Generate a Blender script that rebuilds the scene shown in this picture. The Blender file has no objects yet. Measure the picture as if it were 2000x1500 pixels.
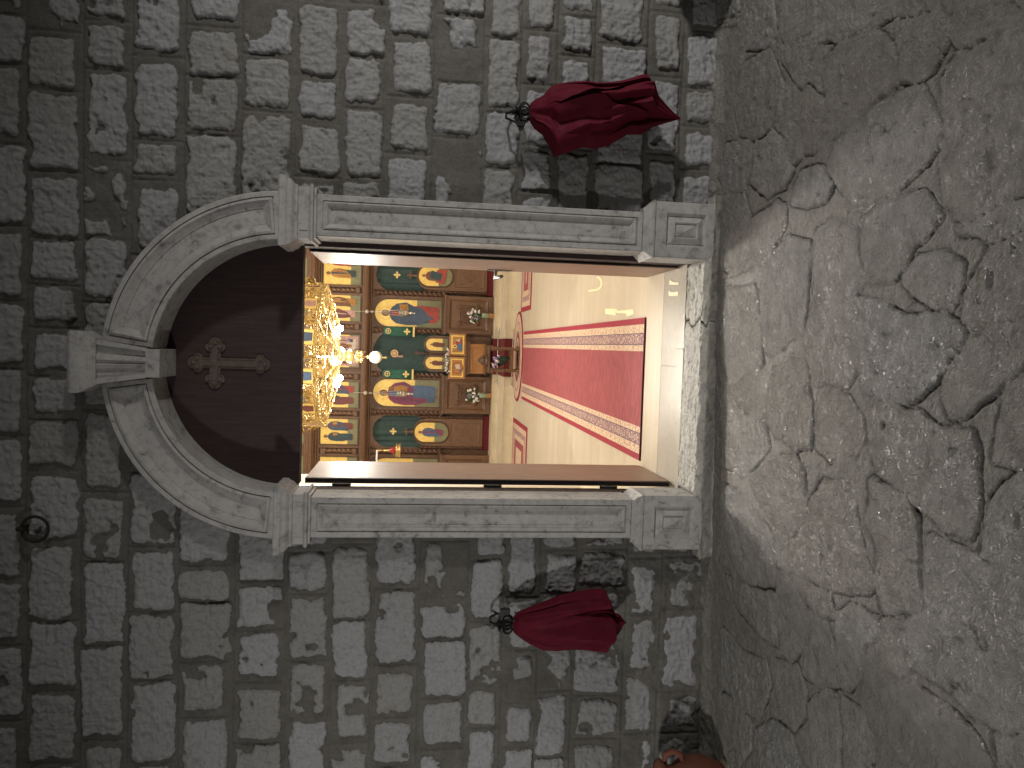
import bpy, math, random
import numpy as np
from mathutils import Vector, Matrix
random.seed(7)
SC = bpy.context.scene
COL = SC.collection
PI = math.pi
# ------------------------------------------------------------------ camera model (metres)
F = 1505.0
CAM = np.array([0.13, -3.9, 1.5])
def _n(v):
    v = np.array(v, float); return v/np.linalg.norm(v)
_Y = _n([78, -185, F]); _d = _n([-323, 12200, F]); _d = _n(_d-_Y*_d.dot(_Y))
_X = np.cross(_Y, -_d)
M = np.array([_X, _Y, -_d])            # world = M @ (right, down, forward)
def ray(x, y): return M @ np.array([750.0-y, x-1000.0, F])
def at(x, y, Y):
    d = ray(x, y); return CAM+d*((Y-CAM[1])/d[1])
def atz(x, y, Z):
    d = ray(x, y); return CAM+d*((Z-CAM[2])/d[2])
cd = bpy.data.cameras.new('camera'); cam = bpy.data.objects.new('camera', cd); COL.objects.link(cam)
cd.sensor_width = 36; cd.sensor_fit = 'HORIZONTAL'; cd.lens = 36*F/2000; cd.clip_end = 200; cd.clip_start = 0.05
r_, dn_, fw_ = M[:, 0], M[:, 1], M[:, 2]
mw = Matrix(((dn_[0], r_[0], -fw_[0], CAM[0]), (dn_[1], r_[1], -fw_[1], CAM[1]), (dn_[2], r_[2], -fw_[2], CAM[2]), (0, 0, 0, 1)))
cam.matrix_world = mw
SC.camera = cam
# ------------------------------------------------------------------ numpy noise
_T = np.random.RandomState(3).rand(8, 256, 256)
def vn(x, y, s=0):
    x = np.asarray(x, float); y = np.asarray(y, float)
    ix = np.floor(x).astype(int); iy = np.floor(y).astype(int)
    fx = x-ix; fy = y-iy
    fx = fx*fx*(3-2*fx); fy = fy*fy*(3-2*fy)
    t = _T[s % 8]; a = (s//8)*37
    i0 = (ix+a) % 256; i1 = (ix+1+a) % 256; j0 = iy % 256; j1 = (iy+1) % 256
    return (t[i0, j0]*(1-fx)+t[i1, j0]*fx)*(1-fy)+(t[i0, j1]*(1-fx)+t[i1, j1]*fx)*fy
def fbm(x, y, s=0, o=4, g=.5):
    v = 0; a = 1; tot = 0
    for k in range(o):
        v = v+a*vn(x*2**k+17*k, y*2**k+5*k, s+k); tot += a; a *= g
    return v/tot
def ridge(x, y, s=0, o=4, g=.55):
    v = 0; a = 1; tot = 0
    for k in range(o):
        v = v+a*(1-np.abs(2*vn(x*2**k+11*k, y*2**k+3*k, s+k)-1)); tot += a; a *= g
    return v/tot
def sstep(a, b, x):
    t = np.clip((x-a)/(b-a), 0, 1); return t*t*(3-2*t)
# ------------------------------------------------------------------ materials
def ramp(nt, fac, stops):
    r = nt.nodes.new('ShaderNodeValToRGB'); nt.links.new(fac, r.inputs[0])
    e = r.color_ramp.elements
    while len(e) < len(stops): e.new(.5)
    for i, (p, c) in enumerate(stops):
        e[i].position = p; e[i].color = (c, c, c, 1) if isinstance(c, (int, float)) else (*c, 1)
    return r.outputs[0]
def noise(nt, co, scale, detail=5, rough=.55, dist=0):
    n = nt.nodes.new('ShaderNodeTexNoise'); nt.links.new(co, n.inputs['Vector'])
    n.inputs['Scale'].default_value = scale; n.inputs['Detail'].default_value = detail
    n.inputs['Roughness'].default_value = rough; n.inputs['Distortion'].default_value = dist
    return n.outputs['Fac']
def mixc(nt, f, a, b, mode='MIX'):
    m = nt.nodes.new('ShaderNodeMix'); m.data_type = 'RGBA'; m.blend_type = mode
    for s, v in ((m.inputs[0], f), (m.inputs[6], a), (m.inputs[7], b)):
        if isinstance(v, (int, float)): s.default_value = v
        elif isinstance(v, tuple): s.default_value = (*v, 1)
        else: nt.links.new(v, s)
    return m.outputs[2]
def base(name):
    m = bpy.data.materials.new(name); m.use_nodes = True; nt = m.node_tree
    b = nt.nodes['Principled BSDF']; tc = nt.nodes.new('ShaderNodeTexCoord')
    return m, nt, b, tc.outputs['Object']
def bump(nt, b, h, strength, dist=.01):
    n = nt.nodes.new('ShaderNodeBump'); n.inputs['Strength'].default_value = strength
    n.inputs['Distance'].default_value = dist; nt.links.new(h, n.inputs['Height']); nt.links.new(n.outputs[0], b.inputs['Normal'])
def mat(name, col, rough=.6, var=.25, scale=12, bmp=.15, bscale=60, metal=0, stretch=None, spec=None, bd=.004):
    m, nt, b, co = base(name)
    if stretch:
        mp = nt.nodes.new('ShaderNodeMapping'); mp.inputs['Scale'].default_value = stretch
        nt.links.new(co, mp.inputs[0]); co = mp.outputs[0]
    n = noise(nt, co, scale)
    lo = tuple(c*(1-var) for c in col); hi = tuple(min(1, c*(1+var)) for c in col)
    nt.links.new(ramp(nt, n, [(.3, lo), (.7, hi)]), b.inputs['Base Color'])
    nr = ramp(nt, noise(nt, co, scale*2.3), [(.3, max(0, rough-.1)), (.7, min(1, rough+.1))])
    nt.links.new(nr, b.inputs['Roughness']); b.inputs['Metallic'].default_value = metal
    if spec is not None: b.inputs['Specular IOR Level'].default_value = spec
    if bmp: bump(nt, b, noise(nt, co, bscale, 6), bmp, bd)
    return m
def attr(nt, name):
    a = nt.nodes.new('ShaderNodeAttribute'); a.attribute_name = name; return a.outputs['Fac']
def mathn(nt, op, a, b=0.0):
    n = nt.nodes.new('ShaderNodeMath'); n.operation = op
    for s, v in ((n.inputs[0], a), (n.inputs[1], b)):
        if isinstance(v, (int, float)): s.default_value = v
        else: nt.links.new(v, s)
    return n.outputs[0]
# masonry
def make_masonry():
    m, nt, b, co = base('rubble masonry')
    st = attr(nt, 'stone'); ti = attr(nt, 'tint')
    n1 = noise(nt, co, 9, 6); n2 = noise(nt, co, 60, 6, .65)
    stone = ramp(nt, ti, [(0, (.236, .230, .217)), (.45, (.268, .267, .264)), (.8, (.290, .291, .293)), (1, (.246, .240, .227))])
    stone = mixc(nt, .75, stone, ramp(nt, n2, [(.30, .66), (.5, 1), (.7, 1.06)]), 'MULTIPLY')
    stone = mixc(nt, ramp(nt, n1, [(.62, 0.0), (.80, .5)]), stone, (.17, .125, .08))
    mort = ramp(nt, n1, [(.3, (.103, .096, .084)), (.7, (.150, .142, .126))])
    mort = mixc(nt, .6, mort, ramp(nt, n2, [(.3, .55), (.65, 1.0)]), 'MULTIPLY')
    f = mathn(nt, 'ADD', st, mathn(nt, 'MULTIPLY', mathn(nt, 'SUBTRACT', n2, .5), .8))
    f = ramp(nt, f, [(.42, 0.0), (.58, 1.0)])
    nt.links.new(mixc(nt, f, mort, stone), b.inputs['Base Color'])
    b.inputs['Roughness'].default_value = .82; b.inputs['Specular IOR Level'].default_value = .25
    h = mathn(nt, 'ADD', noise(nt, co, 90, 8, .75), mathn(nt, 'MULTIPLY', noise(nt, co, 35, 4), .6))
    bump(nt, b, h, .8, .010)
    return m
def make_paving():
    m, nt, b, co = base('worn stone paving')
    st = attr(nt, 'stone'); ti = attr(nt, 'tint'); ck = attr(nt, 'crack')
    n1 = noise(nt, co, 5, 6); n2 = noise(nt, co, 80, 6, .7); n3 = noise(nt, co, 14, 6, .6)
    stone = ramp(nt, ti, [(0, (.212, .199, .176)), (.5, (.240, .228, .207)), (.85, (.235, .228, .214)), (1, (.203, .185, .158))])
    stone = mixc(nt, .6, stone, ramp(nt, n3, [(.3, .70), (.6, 1.08)]), 'MULTIPLY')
    stone = mixc(nt, .5, stone, ramp(nt, n2, [(.30, .5), (.48, 1)]), 'MULTIPLY')
    mort = ramp(nt, n2, [(.3, (.13, .118, .10)), (.65, (.235, .221, .197))])
    mort = mixc(nt, .6, mort, ramp(nt, n3, [(.3, .7), (.65, 1.1)]), 'MULTIPLY')
    f = ramp(nt, mathn(nt, 'ADD', st, mathn(nt, 'MULTIPLY', mathn(nt, 'SUBTRACT', n2, .5), .9)), [(.40, 0.0), (.60, 1.0)])
    col = mixc(nt, f, mort, stone)
    ckf = ramp(nt, mathn(nt, 'ADD', ck, mathn(nt, 'MULTIPLY', mathn(nt, 'SUBTRACT', n2, .5), 1.2)), [(.40, 0.0), (.80, .8)])
    nt.links.new(mixc(nt, ckf, col, (.045, .037, .027)), b.inputs['Base Color'])
    rs = ramp(nt, n3, [(.3, .13), (.7, .30)])
    rr = nt.nodes.new('ShaderNodeMix'); nt.links.new(f, rr.inputs[0]); rr.inputs[2].default_value = .7; nt.links.new(rs, rr.inputs[3])
    po = attr(nt, 'polish'); r2 = nt.nodes.new('ShaderNodeMix'); nt.links.new(po, r2.inputs[0]); nt.links.new(rr.outputs[0], r2.inputs[2]); r2.inputs[3].default_value = .14
    nt.links.new(r2.outputs[0], b.inputs['Roughness'])
    nt.links.new(mathn(nt, 'ADD', mathn(nt, 'MULTIPLY', po, .45), .55), b.inputs['Specular IOR Level'])
    h = mathn(nt, 'ADD', mathn(nt, 'MULTIPLY', noise(nt, co, 110, 5, .65), .5), noise(nt, co, 34, 6, .65, .6))
    bump(nt, b, h, 1.0, .020)
    return m
def make_portal(name, c=(.42, .404, .384), pit=1.0):
    m, nt, b, co = base(name)
    n1 = noise(nt, co, 4, 6); n2 = noise(nt, co, 26, 6, .65, .4); n3 = noise(nt, co, 140, 4)
    col = ramp(nt, n1, [(.3, tuple(x*.84 for x in c)), (.7, c)])
    col = mixc(nt, .8*pit, col, ramp(nt, n2, [(.30, .25), (.40, .8), (.54, 1.0)]), 'MULTIPLY')
    col = mixc(nt, .4, col, ramp(nt, n3, [(.3, .75), (.6, 1.0)]), 'MULTIPLY')
    n4 = noise(nt, co, 9, 8, .7, .8)
    col = mixc(nt, .7*pit, col, ramp(nt, n4, [(.34, .42), (.44, .92), (.6, 1.0)]), 'MULTIPLY')
    nt.links.new(col, b.inputs['Base Color']); b.inputs['Roughness'].default_value = .72
    b.inputs['Specular IOR Level'].default_value = .3
    h = mathn(nt, 'ADD', n2, mathn(nt, 'MULTIPLY', n3, .3)); bump(nt, b, h, .45*pit, .006)
    return m
def wood(name, col, rough=.45, stretch=(14, 14, 1.2), var=.3, bmp=.12):
    return mat(name, col, rough, var, 6, bmp, 30, stretch=stretch)
MA = dict(
    masonry=make_masonry(), paving=make_paving(), portal=make_portal('carved limestone'),
    sill=make_portal('pitted threshold stone', (.45, .43, .385), 1.15),
    dark_wood=wood('dark stained wood', (.031, .0145, .014), .72),
    leaf_wood=wood('varnished door wood', (.205, .122, .083), .46, (16, 16, .7), .22),
    leaf_edge=wood('dark door edge', (.02, .012, .010), .5),
    cross_wood=mat('weathered brass cross', (.085, .064, .048), .6, .3, 40),
    icon_wood=wood('carved walnut', (.150, .078, .042), .42, (10, 10, 2), .25),
    icon_wood_dark=wood('dark carved walnut', (.085, .040, .022), .45, (10, 10, 2), .3),
    honey_wood=wood('honey coloured wood', (.36, .17, .055), .38, (10, 10, 2), .25),
    gold=mat('gold leaf', (.80, .58, .17), .42, .12, 20, .1, 80, metal=.25),
    gilt=mat('polished gilt metal', (.50, .35, .135), .30, .15, 30, .15, 90, metal=.8),
    silver=mat('polished silver', (.75, .73, .70), .22, .1, 20, .05, 60, metal=1),
    ground_green=mat('painted green ground', (.20, .20, .105), .5, .12, 10, .05),
    curtain=mat('dark green curtain cloth', (.034, .066, .062), .8, .15, 15, .2, 200),
    stole=mat('green brocade', (.02, .11, .075), .7, .2, 25, .2, 200),
    gold_cloth=mat('gold embroidery', (.72, .55, .22), .55, .15, 60, .2, 200),
    red_cloth=mat('burgundy satin', (.085, .004, .012), .75, .12, 10, .15, 300, spec=.15),
    iron=mat('black wrought iron', (.018, .017, .016), .45, .2, 20, .2, 60, metal=.6),
    rust=mat('rusty iron', (.022, .015, .011), .7, .3, 40, .3, 80, metal=.4),
    terracotta=mat('terracotta', (.12, .037, .017), .75, .18, 14, .25, 70),
    pale_clay=mat('pale clay', (.17, .125, .08), .8, .15, 14, .2, 70),
    cream=mat('cream plaster', (.72, .66, .55), .8, .06, 4, .05),
    riser=mat('cream marble', (.66, .57, .42), .35, .10, 6, .05),
    red_carpet=mat('dark red stair carpet', (.115, .010, .014), .9, .15, 30, .3, 300),
    rod=mat('stair rod steel', (.8, .78, .74), .2, .05, 10, 0, metal=1),
    brown_skin=mat('painted brown flesh', (.22, .105, .045), .6, .1, 30, .05),
    p_red=mat('painted madder red', (.34, .055, .045), .6, .15, 25, .05),
    p_maroon=mat('painted maroon', (.165, .05, .045), .6, .15, 25, .05),
    p_blue=mat('painted slate blue', (.055, .085, .135), .6, .2, 25, .05),
    p_sky=mat('painted blue robe', (.075, .125, .22), .6, .2, 25, .05),
    p_teal=mat('painted teal robe', (.035, .065, .075), .6, .2, 25, .05),
    p_purple=mat('painted purple mantle', (.20, .045, .105), .6, .15, 25, .05),
    p_ochre=mat('painted ochre robe', (.40, .19, .045), .6, .2, 25, .05),
    p_rose=mat('painted rose architecture', (.46, .27, .23), .6, .2, 25, .05),
    p_pale=mat('painted pale highlights', (.55, .48, .40), .6, .1, 25, .05),
    p_brown=mat('painted brown robe', (.16, .075, .04), .6, .2, 25, .05),
    glass_red=mat('ruby glass', (.30, .008, .012), .12, .1, 10, 0),
    glass_pale=mat('pale green vase glass', (.30, .36, .25), .15, .1, 10, 0),
    egg=mat('ostrich egg shell', (.50, .44, .34), .4, .05, 10, .05),
    petal=mat('white petals', (.82, .80, .76), .6, .06, 40, .05),
    petal_pink=mat('pink petals', (.66, .42, .50), .6, .1, 40, .05),
    petal_violet=mat('violet petals', (.40, .30, .62), .6, .1, 40, .05),
    leaf_green=mat('green leaves', (.06, .13, .045), .55, .3, 40, .05),
    wrap=mat('dark green wrapping', (.012, .045, .035), .4, .2, 40, .1),
    handle=mat('brushed steel handle', (.32, .33, .34), .25, .1, 10, 0, metal=1),
    black=mat('black metal', (.012, .012, .012), .4, .1, 10, 0),
    reflection=mat('yellow painted reflection', (.80, .67, .40), .5, .08, 30, .05),  # colour of the reflections painted on the nave floor
    white=mat('white painted metal', (.8, .8, .78), .5, .05, 10, 0),
    rug_red=mat('red rug pile', (.28, .060, .066), .95, .30, 22, .5, 400, stretch=(.6, 3, 1)),
    rug_edge=mat('crimson rug edging', (.27, .018, .035), .95, .1, 30, .3, 500),
    rug_dark=mat('dark rug binding', (.10, .012, .018), .95, .1, 30, .3, 500),
    rug_navy=mat('navy rug figure', (.10, .06, .09), .95, .2, 40, .3, 500),
)
def make_rugband(name, a, b_, scale, lo=.42, hi=.52):
    m, nt, b, co = base(name)
    v = nt.nodes.new('ShaderNodeTexVoronoi'); v.inputs['Scale'].default_value = scale; v.feature = 'F1'
    nt.links.new(co, v.inputs['Vector'])
    f = ramp(nt, mathn(nt, 'ADD', mathn(nt, 'MULTIPLY', v.outputs['Distance'], .6), mathn(nt, 'MULTIPLY', noise(nt, co, scale*1.4, 3), .5)), [(lo, 0.0), (hi, 1.0)])
    nt.links.new(mixc(nt, f, a, b_), b.inputs['Base Color']); b.inputs['Roughness'].default_value = .95
    bump(nt, b, noise(nt, co, 500, 2), .3, .004)
    return m
MA['rug_gold'] = make_rugband('gold rug border', (.64, .50, .33), (.44, .29, .22), 60, .48, .62)
MA['rug_motif'] = make_rugband('figured rug border', (.62, .48, .31), (.27, .15, .17), 48, .36, .52)
def make_floor():
    m, nt, b, co = base('polished pale parquet')
    br = nt.nodes.new('ShaderNodeTexBrick'); nt.links.new(co, br.inputs['Vector'])
    br.inputs['Scale'].default_value = 1; br.inputs['Brick Width'].default_value = .62; br.inputs['Row Height'].default_value = .085
    br.inputs['Mortar Size'].default_value = .0012; br.inputs['Bias'].default_value = 0
    br.inputs['Color1'].default_value = (.60, .52, .40, 1); br.inputs['Color2'].default_value = (.555, .475, .36, 1)
    br.inputs['Mortar'].default_value = (.50, .42, .31, 1)
    col = mixc(nt, .5, br.outputs['Color'], ramp(nt, noise(nt, co, 2, 3), [(.3, .92), (.7, 1.04)]), 'MULTIPLY')
    nt.links.new(col, b.inputs['Base Color'])
    b.inputs['Roughness'].default_value = .27
    return m
MA['parquet'] = make_floor()
MA['marble'] = make_portal('polished marble slab', (.47, .42, .34), .35)
MA['marble'].node_tree.nodes['Principled BSDF'].inputs['Roughness'].default_value = .28
def emit(name, col, s):
    m, nt, b, co = base(name)
    b.inputs['Emission Color'].default_value = (*col, 1); b.inputs['Emission Strength'].default_value = s
    b.inputs['Base Color'].default_value = (1, .9, .7, 1)
    return m
MA['bulb'] = emit('lit bulb', (1, .93, .78), 60)
# ------------------------------------------------------------------ mesh builder
class MB:
    def __init__(s): s.v = []; s.f = []; s.m = []
    def add(s, vs, fs, m=0):
        o = len(s.v); s.v += [tuple(map(float, p)) for p in vs]
        for f in fs: s.f.append([i+o for i in f]); s.m.append(m)
    def box(s, x0, x1, y0, y1, z0, z1, m=0):
        s.add([(x0, y0, z0), (x1, y0, z0), (x1, y1, z0), (x0, y1, z0), (x0, y0, z1), (x1, y0, z1), (x1, y1, z1), (x0, y1, z1)],
              [(0, 3, 2, 1), (4, 5, 6, 7), (0, 1, 5, 4), (1, 2, 6, 5), (2, 3, 7, 6), (3, 0, 4, 7)], m)
    def loft(s, loops, m=0, cap0=True, cap1=True, closed=True):
        n = len(loops[0]); o = len(s.v)
        for L in loops: s.v += [tuple(map(float, p)) for p in L]
        for k in range(len(loops)-1):
            for i in range(n if closed else n-1):
                j = (i+1) % n
                s.f.append([o+k*n+i, o+k*n+j, o+(k+1)*n+j, o+(k+1)*n+i]); s.m.append(m)
        if cap0: s.f.append([o+i for i in range(n)][::-1]); s.m.append(m)
        if cap1: s.f.append([o+(len(loops)-1)*n+i for i in range(n)]); s.m.append(m)
    def lathe(s, cx, cy, prof, n=16, m=0, sx=1, sy=1):      # prof: (r, z)
        s.loft([[(cx+r*sx*math.cos(2*PI*i/n), cy+r*sy*math.sin(2*PI*i/n), z) for i in range(n)] for r, z in prof], m)
    def tube(s, pts, r, n=8, m=0, cap=True):
        pts = [Vector(p) for p in pts]; L = []
        rs = r if isinstance(r, (list, tuple)) else [r]*len(pts)
        up = Vector((0, 0, 1)); prev = None
        for i, p in enumerate(pts):
            t = (pts[min(i+1, len(pts)-1)]-pts[max(i-1, 0)])
            t = t.normalized() if t.length > 1e-9 else Vector((0, 0, 1))
            if prev is None:
                a = up.cross(t)
                if a.length < .1: a = Vector((1, 0, 0)).cross(t)
            else: a = prev-t*prev.dot(t)
            a.normalize(); prev = a; b = t.cross(a)
            L.append([p+(a*math.cos(2*PI*k/n)+b*math.sin(2*PI*k/n))*rs[i] for k in range(n)])
        s.loft(L, m, cap, cap)
    def poly(s, pts, y, m=0, d=0.0):          # polygon in XZ at y, extruded back by d
        if d:
            s.loft([[(p[0], y+d, p[1]) for p in pts], [(p[0], y, p[1]) for p in pts]], m)
        else:
            s.add([(p[0], y, p[1]) for p in pts], [list(range(len(pts)))], m)
    def disc(s, cx, cz, rx, rz, y, m=0, n=20, d=0.0):
        s.poly([(cx+rx*math.cos(2*PI*i/n), cz+rz*math.sin(2*PI*i/n)) for i in range(n)], y, m, d)
    def ball(s, c, r, m=0, n=10, k=6, sz=1):
        prof = [(max(1e-4, r*math.sin(PI*i/k)), c[2]-r*sz*math.cos(PI*i/k)) for i in range(k+1)]
        s.lathe(c[0], c[1], prof, n, m)
    def nest(s, rects, m=0):
        """rects: list of (x0,x1,z0,z1,y): nested frames joined by quads, innermost filled."""
        L = [[(x0, y, z0), (x1, y, z0), (x1, y, z1), (x0, y, z1)] for x0, x1, z0, z1, y in rects]
        s.loft(L, m, False, True)
    def torus(s, c, R, r, axis='y', n=24, k=8, m=0, a0=0, a1=2*PI):
        full = abs(a1-a0-2*PI) < 1e-6; pts = []
        N = n
        for i in range(N+(0 if full else 1)):
            a = a0+(a1-a0)*i/N; u, v = R*math.cos(a), R*math.sin(a)
            pts.append((c[0]+u, c[1], c[2]+v) if axis == 'y' else (c[0]+u, c[1]+v, c[2]))
        if full: pts += pts[:2]
        s.tube(pts, r, k, m, not full)
OFF = {}
def thing(name, label, cat, loc=(0, 0, 0), group=None):
    o = bpy.data.objects.new(name, None); COL.objects.link(o); o.location = loc
    o.empty_display_size = .1
    OFF[o.name] = tuple(loc); o['label'] = label; o['category'] = cat
    if group: o['group'] = group
    return o
def part(name, mb, mats, parent=None, smooth=False, label=None, bevel=0, solid=0):
    me = bpy.data.meshes.new(name)
    off = OFF.get(parent.name, (0, 0, 0)) if parent else (0, 0, 0)
    me.from_pydata([(x-off[0], y-off[1], z-off[2]) for x, y, z in mb.v], [], mb.f)
    mats = mats if isinstance(mats, (list, tuple)) else [mats]
    for m in mats: me.materials.append(MA[m] if isinstance(m, str) else m)
    me.polygons.foreach_set('material_index', mb.m)
    if smooth: me.polygons.foreach_set('use_smooth', [True]*len(me.polygons))
    me.update()
    o = bpy.data.objects.new(name, me); COL.objects.link(o)
    if parent: o.parent = parent
    OFF[o.name] = off
    if label: o['label'] = label
    if bevel:
        b = o.modifiers.new('bevel', 'BEVEL'); b.width = bevel; b.segments = 2; b.limit_method = 'ANGLE'; b.angle_limit = math.radians(35)
    return o
def tag(o, label, cat, group=None):
    o['label'] = label; o['category'] = cat
    if group: o['group'] = group
    return o
def grid(name, P, keep, attrs, m):
    ny, nx = P.shape[:2]
    idx = np.arange(ny*nx).reshape(ny, nx)
    q = np.stack([idx[:-1, :-1], idx[:-1, 1:], idx[1:, 1:], idx[1:, :-1]], -1).reshape(-1, 4)
    kq = keep.reshape(-1)[q].all(1); q = q[kq]
    used = np.unique(q); rm = np.full(ny*nx, -1); rm[used] = np.arange(len(used)); q = rm[q]
    V = P.reshape(-1, 3)[used]
    me = bpy.data.meshes.new(name)
    me.vertices.add(len(V)); me.vertices.foreach_set('co', V.astype(np.float32).ravel())
    me.loops.add(len(q)*4); me.loops.foreach_set('vertex_index', q.astype(np.int32).ravel())
    me.polygons.add(len(q)); me.polygons.foreach_set('loop_start', np.arange(0, len(q)*4, 4, dtype=np.int32))
    me.polygons.foreach_set('use_smooth', np.ones(len(q), bool))
    for k, a in attrs.items():
        at_ = me.attributes.new(k, 'FLOAT', 'POINT'); at_.data.foreach_set('value', a.reshape(-1)[used].astype(np.float32))
    me.update(calc_edges=True); me.validate()
    me.materials.append(MA[m])
    o = bpy.data.objects.new(name, me); COL.objects.link(o)
    return o
def axis(lo, hi, st, far_lo, far_hi):
    a = list(np.arange(lo, hi, st)); s = st
    x = lo; L = []
    while x > far_lo: s *= 1.25; x -= s; L.append(x)
    s = st; x = a[-1]; R = []
    while x < far_hi: s *= 1.25; x += s; R.append(x)
    return np.array(L[::-1]+a+R)
# ------------------------------------------------------------------ facade masonry
ZS = [3.54, 3.336, 3.09, 2.873, 2.635, 2.372, 2.12, 1.898, 1.69, 1.449, 1.203, 1.015, .832, .64, .368, .18, -.06, -.4]
JP = [[124, 280, 440, 585, 720, 850, 990, 1128, 1262, 1408], [176, 334, 466, 556, 640, 735, 820, 920, 1052, 1214, 1350, 1492],
      [136, 312, 466, 590, 800, 962, 1098, 1262, 1446], [110, 274, 352, 1068, 1196, 1328, 1490], [52, 150, 264, 1104, 1176, 1294, 1402],
      [108, 218, 1134, 1232, 1334, 1452], [150, 240, 346, 1078, 1162, 1292, 1404], [110, 212, 1062, 1212, 1328, 1450],
      [72, 190, 300, 1152, 1298, 1400, 1496], [30, 162, 270, 1056, 1174, 1244, 1364, 1462], [76, 220, 328, 1094, 1214, 1338, 1420],
      [60, 166, 284, 376, 1168, 1268, 1370, 1458], [32, 110, 200, 290, 1074, 1160, 1260, 1348, 1480], [88, 208, 320, 1072, 1144, 1250, 1356, 1440],
      [22, 150, 300, 1088, 1200, 1316, 1430], [60, 172, 248, 330, 1086, 1188, 1350], [100, 250, 400, 1100, 1250, 1400]]
XM = [0, 105, 205, 305, 415, 525, 620, 705, 795, 895, 980, 1052, 1125, 1215, 1285, 1365, 1400]
rs = np.random.RandomState(11)
zs = list(ZS); joints = []
for k, J in enumerate(JP):
    xs = sorted(float(at(XM[k], y, 0)[0]) for y in J)
    joints.append(xs)
up = [3.54]
while up[-1] < 9.5: up.append(up[-1]+rs.uniform(.19, .26))
zs = up[1:][::-1]+zs
joints = [[] for _ in up[1:]]+joints
for k in range(len(joints)):
    xs = joints[k] or [-1.9]
    lo, hi = xs[0], xs[-1]
    while lo > -14: lo -= rs.uniform(.22, .42); xs.insert(0, lo)
    while hi < 14:
        hi += rs.uniform(.22, .42); xs.append(hi)
    out = [xs[0]]
    for a in xs[1:]:
        gap = a-out[-1]
        if gap > .62:
            n = int(round(gap/.38))
            for i in range(1, n): out.append(out[-1]+gap/n+rs.uniform(-.04, .04))
        out.append(a)
    joints[k] = out
gx = axis(-2.25, 2.15, .0065, -13, 13); gz = axis(-.25, 3.62, .0065, -.6, 9)
X, Z = np.meshgrid(gx, gz)
zw = Z+.010*(fbm(X*3, Z*3, 1, 3)-.5); xw = X+.010*(fbm(X*3+9, Z*3, 2, 3)-.5)
zb = np.array(zs)                                  # descending
ci = np.clip(np.searchsorted(-zb, -zw)-1, 0, len(zb)-2)
hx = np.zeros_like(X); cx = np.zeros_like(X); rid = np.zeros_like(X); ins = np.zeros_like(X); smear = np.zeros_like(X); cxo = np.zeros_like(X); czo = np.zeros_like(X)
for k in range(len(zb)-1):
    msk = ci == k
    if not msk.any(): continue
    j = np.array(joints[k]); i = np.clip(np.searchsorted(j, xw[msk])-1, 0, len(j)-2)
    hx[msk] = (j[i+1]-j[i])/2; cx[msk] = (j[i+1]+j[i])/2
    rk = np.random.RandomState(100+k); R = rk.rand(len(j), 5)
    rid[msk] = R[i, 0]; ins[msk] = .014+.020*R[i, 1]; smear[msk] = R[i, 2]; cxo[msk] = (R[i, 3]-.5)*.025; czo[msk] = (R[i, 4]-.5)*.02
z1 = zb[ci]; z0 = zb[np.clip(ci+1, 0, len(zb)-1)]
hz = (z1-z0)/2; cz = (z1+z0)/2
edge = np.minimum(hx-np.abs(xw-cx), hz-np.abs(zw-cz))
wx = xw+.020*(fbm(X*10, Z*10, 3, 3, .6)-.5)*2+.020*(fbm(X*34, Z*34, 1, 3, .7)-.5); wz = zw+.020*(fbm(X*10+40, Z*10, 4, 3, .6)-.5)*2+.020*(fbm(X*34+9, Z*34, 2, 3, .7)-.5)
r0 = .022
qx = np.abs(wx-cx-cxo)-(hx-ins-r0); qz = np.abs(wz-cz-czo)-(hz-ins-r0)
sd = np.hypot(np.maximum(qx, 0), np.maximum(qz, 0))+np.minimum(np.maximum(qx, qz), 0)-r0
# patches of mortar smeared over some stones
sm = fbm(X*7+rid*50, Z*7, 5, 4)
sd = np.maximum(sd, (np.where(smear > .88, .58, .76)*-1+sm)*.12)
low = sstep(.50, .28, Z)*sstep(-.86, -1.0, X)
sd = sd+low*(.012+.05*(fbm(X*16, Z*16, 2, 4)-.45))
mk = sstep(.004, -.006, sd)
rough = (ridge(X*9+rid*30, Z*9+rid*9, 0, 3)-.55)*.016+(ridge(X*24+rid*13, Z*28+rid*7, 3, 3, .7)-.5)*.024+(ridge(X*50+rid*5, Z*50, 5, 2, .6)-.5)*.010
hm = .004*(fbm(X*25, Z*25, 6, 4)-.5)*2+.006*(fbm(X*4, Z*4, 7, 3)-.5)
groove = np.exp(-(edge/.0055)**2)*np.where(vn(X*5, Z*5, 6) > .25, 1, .3)
hm = hm-.010*groove-.005*np.exp(-np.maximum(sd, 0)/.006)*(1-mk)
hs = .003+.008*(1-np.exp(np.minimum(sd, 0)/.007))+rough*.85
# the lowest left courses are roughly rendered over
hm = hm+low*((ridge(X*20, Z*20, 2, 4)-.5)*.018+.008)
H = hm*(1-mk)+hs*mk
P = np.stack([X, -H, Z], -1)
op = ((np.abs(X) < .76) & (Z < 2.15)) | ((X**2+(Z-2.13)**2 < .76**2) & (Z > 2.0))
wall = grid('stone_wall', P, ~op, dict(stone=mk, tint=np.clip(rid+.15*(fbm(X*3, Z*3, 2, 2)-.5), 0, 1)), 'masonry')
tag(wall, 'rough grey stone church wall with recessed mortar joints around the arched doorway', 'wall')
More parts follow.
